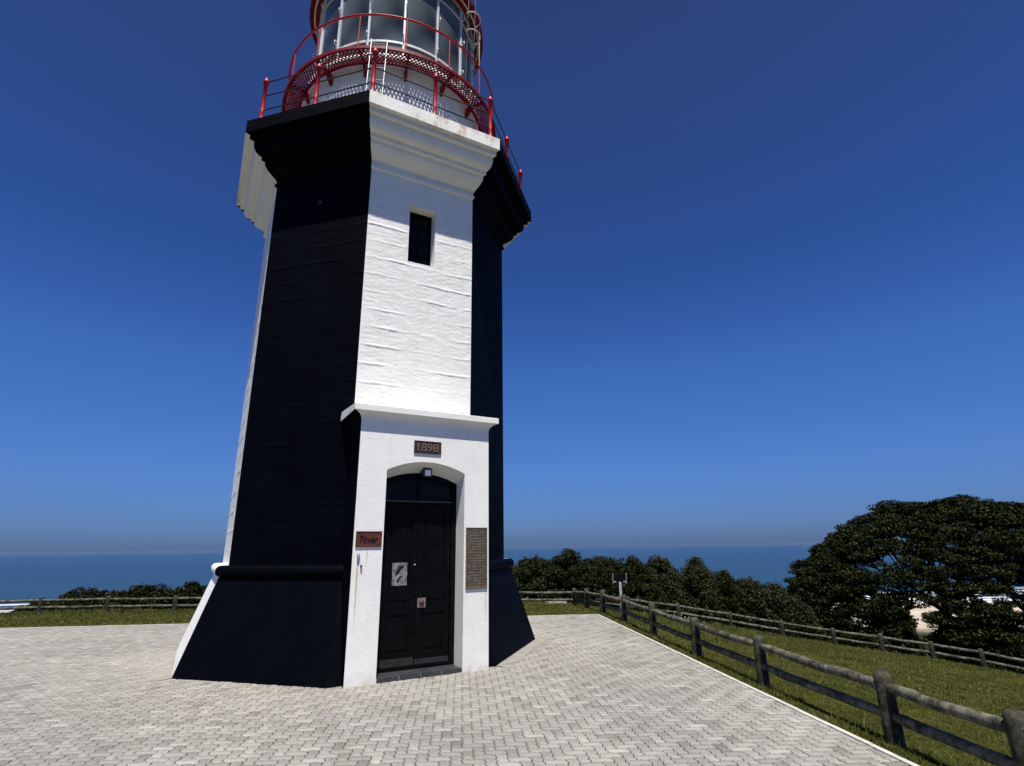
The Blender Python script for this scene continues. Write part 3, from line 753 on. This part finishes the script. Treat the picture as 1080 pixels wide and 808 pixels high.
tag(strip('kerb', (xf(ycorner) - .0, ycorner - .01), (-40, yr(-40)), -.05, -.1, .004, KERB), kind='structure')
# mortar haunching round the foot of the tower (not in front of the entrance)
mb = MB()
M_ = Matrix.Translation((CX, CY, 0)) @ Matrix.Rotation(OY, 4, 'Z')
for k in (1, 2, 3, 4, 5, 6):
    n_ = 14
    vs = []
    for j in range(n_ + 1):
        t = j / n_; a, b = cor(k, 3.02), cor(k + 1, 3.02); c_, d_ = cor(k, 3.26), cor(k + 1, 3.26)
        j_ = rnd.uniform(-.008, .008)
        vs += [M_ @ Vector((lerp(a[0], b[0], t), lerp(a[1], b[1], t), .009)), M_ @ Vector((lerp(c_[0], d_[0], t) + j_, lerp(c_[1], d_[1], t) + j_, .003))]
    mb.add(vs, [(2 * j, 2 * j + 1, 2 * j + 3, 2 * j + 2) for j in range(n_)])
tag(mb.build('mortar_band', BAND), kind='structure')

# ------------------------------------------------------------------ fences
def pole_post(mb, h, r, seed, lean=(0, 0)):
    r_ = random.Random(seed); prof_n = [(-.3, r * 1.05), (.02, r * 1.04), (h * .5, r), (h - .05, r * .98), (h - .02, r * .9), (h - .004, r * .6)]
    n_ = 12; vs = []
    for z, rr in prof_n:
        for j in range(n_):
            a = 2 * math.pi * j / n_; q = rr * (1 + .04 * math.sin(3 * a + seed) + r_.uniform(-.02, .02))
            vs.append((q * math.cos(a) + lean[0] * z, q * math.sin(a) + lean[1] * z, z + (r_.uniform(-.006, .006) if z > .4 else 0)))
    vs.append((lean[0] * h, lean[1] * h, h))
    fs = [(i * n_ + j, i * n_ + (j + 1) % n_, (i + 1) * n_ + (j + 1) % n_, (i + 1) * n_ + j) for i in range(len(prof_n) - 1) for j in range(n_)]
    k = len(prof_n) - 1
    fs += [(k * n_ + j, k * n_ + (j + 1) % n_, len(vs) - 1) for j in range(n_)]
    mb.add(vs, fs, 0, True)
def fence(label, pts, heights=(.44, .215), ph=.56, r=.072, rr=.043, skip_first=False):
    x0, y0 = pts[0]; root = empty('pole_fence', (x0, y0, float(terr(x0, y0))), 0, label, 'fence', 'timber pole fences round the lawn')
    ox, oy, oz = root.location; P = []
    for i, (x, y) in enumerate(pts):
        z = float(terr(x, y)) + .0; P.append((x, y, z)); sd = int(x * 97 + y * 131)
        if i == 0 and skip_first: continue
        mb = MB(); pole_post(mb, ph + random.Random(sd).uniform(-.02, .02), r * random.Random(sd + 1).uniform(.92, 1.1), sd, (random.Random(sd + 2).uniform(-.02, .02), random.Random(sd + 3).uniform(-.02, .02)))
        o = mb.build('post', POLE, root); o.location = (x - ox, y - oy, z - oz)
    for (a, b) in zip(P, P[1:]):
        for h in heights:
            r_ = random.Random(int(a[0] * 71 + b[1] * 37 + h * 100)); n_ = 9; pts_ = []; rad = []
            for j in range(n_):
                t = j / (n_ - 1); sag = -.012 * math.sin(math.pi * t) * r_.uniform(.5, 1.5)
                pts_.append((lerp(a[0], b[0], t) - ox + r_.uniform(-.006, .006), lerp(a[1], b[1], t) - oy + r_.uniform(-.006, .006), lerp(a[2], b[2], t) - oz + h + sag + r_.uniform(-.003, .003)))
                rad.append(rr * r_.uniform(.93, 1.06) * (.75 if j in (0, n_ - 1) else 1))
            mb = MB(); mb.tube(pts_, rad, 10); mb.build('rail', RAILW, root)
    return root
near_pts = [(3.62, 2.2), (3.42, 4.26), (3.20, 5.29), (2.98, 7.33), (2.80, 9.24), (2.62, 11.26), (2.45, 13.24), (2.27, 15.1), (2.10, 17.1), (1.95, 19.2)]
near_pts[1] = (3.285, 4.07); near_pts[2] = (3.20, 5.30)
fence('nearest pole fence running along the right edge of the paving', near_pts)
rear_x = [1.95, -.02] + [-.02 - 2.24 * i for i in range(1, 12)]
fence('pole fence crossing behind the tower at the far edge of the rear lawn', [(x, 19.2 + .008 * (1.95 - x)) for x in rear_x], skip_first=True, ph=.52, heights=(.42, .20))
far_pts = [(1.95, 19.2), (3.95, 20.5), (5.75, 20.75), (7.55, 20.75), (9.1, 20.3), (10.35, 19.4), (11.4, 18.65), (12.5, 18.05), (13.6, 17.6), (15.1, 17.0), (16.8, 16.4), (18.6, 15.8)]
fence('lower pole fence across the sloping lawn in front of the shrubs and big tree', far_pts, skip_first=True, ph=.54)

# info stand behind the near fence
st = empty('information_stand', (2.63, 14.5, float(terr(2.63, 14.5))), R(-4), 'slim grey metal post with a small dark framed board behind the near fence', 'stand')
mb = MB(); mb.box(-.032, .032, -.03, .03, -.1, .80); mb.build('post', m_flat('galvanised_post', (.42, .46, .47), .45, .3, .15), st, bevel=.006)
tl = Matrix.Translation((-.005, 0, .88)) @ Matrix.Rotation(R(14), 4, 'X')
mb = MB(); mb.box(-.15, .15, -.008, .008, -.11, .11, 0, tl); mb.build('board', m_flat('dark_board_back', (.008, .009, .007), .7, 0, .2, 8, 0, .1), st)
mb = MB(); mb.box(-.174, -.156, -.010, .010, -.125, .120, 0, tl); mb.box(-.1555, -.09, -.022, -.010, -.09, -.055, 0, tl); mb.build('side_bracket', m_flat('dull_white_bracket', (.36, .37, .37), .5), st)
mb = MB(); mb.box(.154, .178, -.010, .010, -.13, .13, 0, tl); mb.box(.09, .1535, -.022, -.010, -.09, -.055, 0, tl); mb.build('side_bracket', m_flat('dull_white_bracket', (.36, .37, .37), .5), st)
# flat stone slab behind the rear fence
mb = MB(); r_ = random.Random(8); ring = [(.42 * math.cos(a) * r_.uniform(.85, 1.1), .30 * math.sin(a) * r_.uniform(.85, 1.1)) for a in np.linspace(0, 2 * math.pi, 14, endpoint=False)]
vs = [(x * 1.1, y * 1.1, -.2) for x, y in ring] + [(x, y, .12 + .05 * x) for x, y in ring]; mb.add(vs, [tuple(range(14, 28))] + [(i, (i + 1) % 14, 14 + (i + 1) % 14, 14 + i) for i in range(14)])
o = mb.build('flat_rock', m_flat('pale_rock', (.30, .26, .22), .9, 0, .3, 4, .01), bevel=.03); o.location = (1.45, 20.9, float(terr(1.45, 20.9)) + .02)
tag(o, 'low flat pale rock lying behind the fence corner', 'rock')

# ------------------------------------------------------------------ grass
def blades(n_, xr, yr_, hmin, hmax, wd, cond):
    x = rng.uniform(*xr, n_); y = rng.uniform(*yr_, n_); k = cond(x, y); x, y = x[k], y[k]
    # clumping
    cl = .5 * np.sin(x * 3.1 + 2 * np.sin(y * 2.3 + x)) * np.sin(y * 4.7 + 1.5 * np.sin(x * 2.9 + y * .7)) + .5 * np.sin(x * 7.3 + 3 * np.sin(y * 1.1)) * np.sin(y * 6.1 + x * 2.2); k = rng.uniform(0, 1, len(x)) < .62 + .38 * cl; x, y, cl = x[k], y[k], cl[k]
    n_ = len(x); z = terr(x, y) - .004; a = rng.uniform(0, 2 * np.pi, n_); h = rng.uniform(hmin, hmax, n_) * (1 + .35 * cl); w_ = wd * rng.uniform(.7, 1.3, n_)
    ln_ = rng.normal(0, .55, (n_, 2)) * h[:, None]
    V_ = np.empty((n_, 3, 3)); V_[:, 0] = np.stack([x - np.cos(a) * w_, y - np.sin(a) * w_, z], 1); V_[:, 1] = np.stack([x + np.cos(a) * w_, y + np.sin(a) * w_, z], 1)
    V_[:, 2] = np.stack([x + ln_[:, 0], y + ln_[:, 1], z + h], 1); return V_.reshape(-1, 3)
onlawn = lambda x, y: (x > xf(y) + .07) | (y > yr(x) + .06)
B = [blades(260000, (2.4, 8), (2.6, 9), .012, .034, .0032, onlawn), blades(200000, (2, 13), (8, 19), .014, .040, .006, onlawn),
     blades(130000, (-20, 4), (12.4, 20.2), .02, .055, .008, onlawn), blades(50000, (-20, 16), (18.5, 23.5), .03, .10, .009, onlawn),
     blades(26000, (2.4, 3.9), (2.5, 19), .03, .085, .004, lambda x, y: (x > xf(y) + .04) & (x < xf(y) + .32))]
V = np.concatenate(B); F3 = np.arange(len(V)).reshape(-1, 3)
GR = m_leaf('grass_blades', (.034, .044, .008), (.066, .082, .018), (.14, .135, .050), .04)
gr = fast_mesh('grass', V, F3, GR); tag(gr, 'short olive green mown grass', kind='stuff'); gr['kind'] = 'stuff'

# ------------------------------------------------------------------ foliage
def leaves(C, L, W2, up=.35, jit=.35):
    n_ = len(C); nrm = rng.normal(0, 1, (n_, 3)); nrm[:, 2] = np.abs(nrm[:, 2]) + up; nrm /= np.linalg.norm(nrm, axis=1)[:, None]
    t = rng.normal(0, 1, (n_, 3)); a = np.cross(nrm, t); a /= np.linalg.norm(a, axis=1)[:, None]; b = np.cross(nrm, a)
    l_ = L * rng.uniform(1 - jit, 1 + jit, n_)[:, None]; w_ = W2 * rng.uniform(1 - jit, 1 + jit, n_)[:, None]
    V_ = np.stack([C - a * l_, C - b * w_, C + a * l_, C + b * w_], 1); return V_.reshape(-1, 3)
def quads(V_): return np.arange(len(V_)).reshape(-1, 4)
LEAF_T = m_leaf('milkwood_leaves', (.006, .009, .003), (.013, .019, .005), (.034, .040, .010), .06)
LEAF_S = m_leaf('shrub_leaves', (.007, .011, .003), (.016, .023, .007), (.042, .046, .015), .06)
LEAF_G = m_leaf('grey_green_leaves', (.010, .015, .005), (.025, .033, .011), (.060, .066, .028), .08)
BARK = m_wood('bark', (.030, .025, .020), (.11, .095, .08))
def shrub(x, y, top, rx, ry, label, mat=None, n_clump=60, per=170, leaf=.055, spiky=0.):
    zb = float(terr(x, y)); h = top - zb; root = empty('coastal_shrub', (x, y, zb), 0, label, 'shrub', 'coastal shrubs beyond the pole fences')
    C = []; cc = []
    for _ in range(n_clump):
        a = rng.uniform(0, 2 * np.pi); e = rng.uniform(0, 1) ** .95; ph = e * np.pi / 2; k = rng.uniform(.62, 1.0)
        cr = min(.27, h * .20)
        c = np.array([(rx - cr * .6) * k * np.cos(ph) * np.cos(a), (ry - cr * .6) * k * np.cos(ph) * np.sin(a), .08 * h + (h * .92 - cr) * k * np.sin(ph) * (1 + .12 * np.sin(3 * a))])
        cc.append(c); m = int(per * rng.uniform(.6, 1.4)); g = rng.normal(0, 1, (m, 3)); g /= np.linalg.norm(g, axis=1)[:, None]
        g *= (rng.uniform(.3, 1, (m, 1)) ** .4) * cr * rng.uniform(.75, 1.2); g[:, 2] *= .75 + spiky; C.append(c + g)
    # sprigs that break the outline
    for _ in range(int(n_clump * (.45 + .5 * spiky))):
        c = cc[rng.integers(len(cc))]; d = np.array([rng.normal(0, .35), rng.normal(0, .35), 1.]); d /= np.linalg.norm(d); L = rng.uniform(.14, .30) * (1 + spiky * .6)
        t = rng.uniform(.3, 1, 26)[:, None]; C.append(c + d * L * t + rng.normal(0, .03, (26, 3)))
    V_ = leaves(np.concatenate(C), leaf, leaf * .5); V_[:, 2] = np.maximum(V_[:, 2], .01)
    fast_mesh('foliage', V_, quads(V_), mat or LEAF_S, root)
    mb = MB()
    for c in cc[::5]:
        mb.tube([(c[0] * .12, c[1] * .12, -.1), (c[0] * .45, c[1] * .45, c[2] * .55), tuple(c)], [.035, .022, .008], 5, cap=False)
    mb.build('stem', BARK, root); return root
PX = lambda px, d: (px - 540) / F_ * d      # rough helper used only to lay the row out in metres
SH = [ # x, y, top z, rx, ry, label
 (-.9, 24.2, 1.10, 1.5, 1.3, 'dark shrub showing just past the right edge of the tower plinth', 0, 0),
 (.75, 24.6, 1.28, 1.15, 1.2, 'first full rounded dark shrub right of the tower', 0, 0),
 (2.35, 24.4, 1.42, 1.05, 1.2, 'tall rounded dark shrub, crown highest in the row right of the tower', 0, 0),
 (3.75, 24.6, 1.12, .95, 1.2, 'broad dark shrub behind the fence corner and left of the small stand', 0, .1),
 (5.0, 24.3, 1.14, .95, 1.2, 'dark leafy shrub directly behind the small framed stand', 0, .2),
 (6.25, 24.5, 1.05, .8, 1.1, 'spiky mixed shrub with pale sprigs right of the small stand', 1, .4),
 (7.55, 24.2, .98, .75, 1.1, 'upright grey green shrub standing tallest in the middle of the row', 1, .5),
 (8.6, 24.0, .42, .8, 1.1, 'loose olive shrub in the dip of the row', 0, .3),
 (9.65, 23.9, .20, .85, 1.1, 'pale twiggy grey green shrub lower down the row', 1, .4),
 (10.45, 23.6, .02, .7, 1.1, 'grey green feathery shrub with sea behind its top', 1, .5),
 (11.1, 23.4, -.50, .55, .9, 'low grey shrub beside the left skirt of the big tree', 1, .3),
]
for x, y, top, rx, ry, lb, g, sp in SH: shrub(x, y, top, rx * 1.5, ry * 1.2, lb, LEAF_G if g else LEAF_S, 210, 260, .042, sp)
shrub(-14.6, 23.2, .36, 2.7, 1.0, 'right end of the low dark bushes behind the rear fence, next to the tower', LEAF_S, 190, 200, .050, .1)
shrub(-17.0, 23.4, .26, 2.7, 1.0, 'middle low dark bush behind the rear fence at left', LEAF_S, 190, 200, .050, .1)
shrub(-19.0, 23.6, -.12, 1.5, 1.0, 'lower dark bush behind the rear fence near its left post', LEAF_S, 190, 200, .050, .1)

# the big umbrella-crowned tree
TX, TY = 19.25, 25.0; TZ = float(terr(TX, TY)); RXT, RYT, HT = 7.55, 4.8, 3.70 - TZ
tree = empty('milkwood_tree', (TX, TY, TZ), 0, 'big spreading dark tree with domed crown, leaning trunk and sea showing through gaps at right', 'tree')
def lower_margin(x):          # underside of the crown, height above tree base; lifts over the open hollow
    m = .1 + 4.8 * math.exp(-((x + .35) / 1.75) ** 4) + 2.4 * math.exp(-((x + 4.4) / .9) ** 4)
    return m + .25 * math.sin(x * 5)
C = []; cc = []
tries = 0
while len(cc) < 2700 and tries < 20000:
    tries += 1
    gi = tries * .6180339887; a = 2 * np.pi * (gi % 1); rho = math.sqrt((tries * .7548776662) % 1); k = 1
    sx, sy = rho * math.cos(a), rho * math.sin(a)
    top = (1 - min(1, rho) ** 2.25) ** (1 / 2.25)
    if rng.uniform() < .50: zt = top * rng.uniform(.90, 1.0)
    else:                                            # skirt: stacked on the steep sides
        rho2 = rng.uniform(.86, 1.0); sx, sy = rho2 * math.cos(a), rho2 * math.sin(a); zt = rng.uniform(0, (1 - rho2 ** 2.25) ** (1 / 2.25) + .12)
    x, y, z = sx * RXT, sy * RYT, zt * (HT - .35)
    z *= 1 + .025 * math.sin(x * 1.9) * math.cos(y * 1.7)
    if z < lower_margin(x) + rng.normal(0, .15) : continue
    cc.append(np.array([x, y, z]))
for c in cc:
    m = int(rng.uniform(170, 320)); cr = rng.uniform(.26, .46); g = rng.normal(0, 1, (m, 3)); g /= np.linalg.norm(g, axis=1)[:, None]
    g *= (rng.uniform(.15, 1, (m, 1)) ** .45) * cr; g[:, 2] *= .48; g[:, 2] = np.where(g[:, 2] < 0, g[:, 2] * .6, g[:, 2]); C.append(c + g)
V_ = leaves(np.concatenate(C), .045, .029, .5); V_[:, 2] = np.maximum(V_[:, 2], .02)
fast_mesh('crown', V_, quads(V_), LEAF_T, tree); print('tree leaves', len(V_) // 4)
r_ = random.Random(21)
stems = [((-2.1, -.3, -.3), (-1.6, -.3, 1.7), (-.95, -.3, 3.0), .19), ((2.4, .2, -.3), (2.6, .1, 1.3), (3.1, 0, 2.5), .19), ((-4.2, .3, -.3), (-4.25, .2, 1.0), (-3.7, .1, 2.0), .14), ((5.0, .2, -.3), (5.0, .1, 1.0), (5.3, 0, 2.0), .13)]
def joint(a, b, wob): return a.lerp(b, .5) + Vector((r_.uniform(-wob, wob), r_.uniform(-wob, wob), r_.uniform(-wob * .3, wob)))
for b0, b1, b2, rr in stems:
    mb = MB(); b0, b1, b2 = Vector(b0), Vector(b1), Vector(b2)
    mb.tube([b0, joint(b0, b1, .08), b1, joint(b1, b2, .10), b2], [rr * 1.3, rr * 1.02, rr * .86, rr * .74, rr * .62], 10, cap=False)
    tk = mb.build('trunk', BARK, tree)
    near = [Vector(c) for c in cc if abs(c[0] - b2.x) < 2.6]
    r_.shuffle(near)
    mb = MB()
    for q in range(6):                       # main limbs leave the stem and fork twice
        ang = q * 1.05 + r_.uniform(-.3, .3); lim = b2 + Vector((math.cos(ang) * 1.25, math.sin(ang) * 1.1, r_.uniform(.35, 1.0)))
        s0 = b2 if q % 2 else b1.lerp(b2, .6); m0 = joint(s0, lim, .14)
        mb.tube([s0, m0, lim], [rr * .55, rr * .42, rr * .30], 7, cap=False)
        tg = sorted(near, key=lambda c: (c - lim).length)[4:60:7]
        for e in tg:
            f_ = joint(lim, e, .2); mb.tube([lim, joint(lim, f_, .07), f_, joint(f_, e, .12), e], [rr * .28, rr * .2, rr * .15, rr * .09, .008], 5, cap=False)
            for e2 in sorted(near, key=lambda c: (c - e).length)[1:4]:
                g_ = joint(f_, e2, .12); mb.tube([f_, g_, e2], [rr * .10, rr * .07, .005], 4, cap=False)
    mb.build('branch', BARK, tree)
# bushes under and in front of the tree
UB = [(16.5, 21.7, -.78, 1.5, 1.0, 'dense dark bush under the hollow of the big tree', 0), (14.05, 21.9, -.35, .65, .8, 'dark upright bush under the big tree, between its two gaps', 0),
      (21.6, 21.4, -.95, 1.4, 1.0, 'dark bush under the right side of the big tree at the picture edge', 0), (13.2, 22.6, -1.75, .9, .8, 'small dark bush at the left foot of the big tree', 0), (23.6, 20.6, -.9, 1.4, 1.0, 'dark undergrowth bush rightmost below the big tree', 0)]
UB += [(2.9, 23.2, -.15, 1.3, .5, 'low dark growth at the feet of the shrubs just behind the fence corner', 0), (5.4, 23.0, -.3, 1.6, .5, 'low dark growth at the feet of the shrubs behind the small stand', 0),
       (-12.4, 22.9, .44, 1.9, .9, 'low dark bush touching the left edge of the tower plinth', 0), (12.7, 21.9, -1.62, 1.0, .8, 'very low dark bush beside the sandy gap at the left of the big tree', 0), (18.0, 20.6, -1.75, 1.2, .7, 'low dark bush closest to the lower fence below the big tree', 0),
       (20.6, 20.0, -1.75, 1.3, .7, 'low dark bush by the lower fence below the right side of the big tree', 0), (12.0, 24.6, .15, 1.2, 1.1, 'dark bushy left skirt plant merging into the big tree', 0)]
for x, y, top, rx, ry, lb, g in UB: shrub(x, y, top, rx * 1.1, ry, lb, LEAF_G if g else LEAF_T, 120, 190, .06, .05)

# ------------------------------------------------------------------ sea
n = NT('sea_water'); v = n.coord(); py = n.sep(v)[1]
deep = n.ramp(n.noise(n.coord((.0008, .012, 1)), 2.2, 7, .7), [(.35, (.004, .020, .034)), (.65, (.007, .029, .044))])
near_ = n.math('DIVIDE', n.math('SUBTRACT', 900, py), 600); near_.node.use_clamp = True
c = n.mix(n.math('MULTIPLY', near_, .6), deep, (.012, .048, .062))
wv = n.coord((.006, .045, 1)); s1 = n.noise(wv, 1.0, 7, .65)
def foamband(y0, w_, th):
    d = n.math('DIVIDE', n.math('ABSOLUTE', n.math('SUBTRACT', n.math('ADD', py, n.math('MULTIPLY', n.math('SUBTRACT', n.noise(v, .012, 4), .5), 34)), y0)), w_)
    f = n.math('SUBTRACT', 1, d); f.node.use_clamp = True
    return n.math('MULTIPLY', f, n.ramp(s1, [(th, 0), (th + .07, 1)]))
f = foamband(468, 9, .52)
for a, b, t in ((440, 9, .44), (414, 9, .43), (395, 7, .43), (382, 8, .38), (373, 6, .28)): f = n.math('MAXIMUM', f, foamband(a, b, t))
f2 = n.math('MULTIPLY', 1, f); c = n.mix(f2, c, (.80, .82, .82))
n.color(c); n.rough(n.math('ADD', .22, n.math('MULTIPLY', f2, .6))); n.b.inputs['IOR'].default_value = 1.33; n.b.inputs['Specular IOR Level'].default_value = .36
n.bump(n.math('ADD', n.noise(n.coord((.05, .16, 1)), 1.0, 8, .7), n.math('MULTIPLY', n.noise(n.coord((.012, .035, 1)), 1., 4), 2.)), 1.6, .8)
mb = MB(); ysea = [250, 365, 420, 500, 700, 1200, 2500, 5000, 11500]
for a, b in zip(ysea, ysea[1:]):
    xx = np.linspace(-20000, 20000, 41)
    for i in range(40): mb.add([(xx[i], a, -35), (xx[i + 1], a, -35), (xx[i + 1], b, -35), (xx[i], b, -35)], [(0, 1, 2, 3)])
sea = mb.build('sea', n.mat); tag(sea, kind='structure')

# ------------------------------------------------------------------ haze
HAZE = True
if HAZE:
    hz = bpy.data.materials.new('haze_air'); hz.use_nodes = True; t = hz.node_tree; t.nodes.remove(t.nodes['Principled BSDF'])
    pv = t.nodes.new('ShaderNodeVolumePrincipled'); pv.inputs['Color'].default_value = (.42, .58, .92, 1); pv.inputs['Density'].default_value = 1.8e-5; pv.inputs['Anisotropy'].default_value = .2
    t.links.new(pv.outputs[0], t.nodes['Material Output'].inputs['Volume'])
    mb = MB(); mb.box(-20500, 20500, -400, 11900, -37, 19); o = mb.build('haze', hz); tag(o, kind='stuff')

# ------------------------------------------------------------------ light
SUN_EL, SUN_AZ = R(68.2), R(6.5)       # azimuth from -Y towards +X
sd = Vector((math.sin(SUN_AZ) * math.cos(SUN_EL), -math.cos(SUN_AZ) * math.cos(SUN_EL), math.sin(SUN_EL)))
L = bpy.data.lights.new('sun', 'SUN'); L.energy = 4.6; L.angle = R(.53); L.color = (1, .945, .85)
so = link(bpy.data.objects.new('sun', L)); so.rotation_euler = sd.to_track_quat('Z', 'Y').to_euler()
w = bpy.data.worlds.new('World'); scene.world = w; w.use_nodes = True; nt = w.node_tree; bg = nt.nodes['Background']
sky = nt.nodes.new('ShaderNodeTexSky'); sky.sky_type = 'NISHITA'; sky.sun_disc = False; sky.sun_elevation = SUN_EL; sky.sun_rotation = math.pi - SUN_AZ
sky.altitude = 40; sky.air_density = 1.0; sky.dust_density = .6; sky.ozone_density = 3.0
tc = nt.nodes.new('ShaderNodeTexCoord'); sp = nt.nodes.new('ShaderNodeSeparateXYZ'); nt.links.new(tc.outputs['Generated'], sp.inputs[0])
cr = nt.nodes.new('ShaderNodeValToRGB'); el = cr.color_ramp.elements
for i_, (p_, c_) in enumerate([(0, (.165, .285, .66)), (.03, (.185, .31, .71)), (.12, (.245, .41, .80)), (.29, (.25, .465, .90)), (.44, (.195, .37, .76)), (.75, (.24, .32, .57)), (.87, (.24, .27, .36)), (1, (.22, .24, .30))]):
    if i_ >= 2: e_ = el.new(p_)
    else: e_ = el[i_]; e_.position = p_
    e_.color = (*c_, 1)
mx = nt.nodes.new('ShaderNodeMix'); mx.data_type = 'RGBA'; mx.blend_type = 'MULTIPLY'; mx.inputs['Factor'].default_value = 1
nt.links.new(sp.outputs[2], cr.inputs[0]); nt.links.new(sky.outputs[0], mx.inputs['A']); nt.links.new(cr.outputs[0], mx.inputs['B'])
nt.links.new(mx.outputs['Result'], bg.inputs[0]); bg.inputs[1].default_value = .0825

scene.view_settings.view_transform = 'Standard'; scene.view_settings.look = 'None'; scene.view_settings.gamma = 1; scene.view_settings.exposure = 0.55
scene.render.engine = 'CYCLES'
scene.cycles.max_bounces = 6; scene.cycles.transparent_max_bounces = 16; scene.cycles.volume_bounces = 0
scene.render.resolution_x = 1024; scene.render.resolution_y = 766
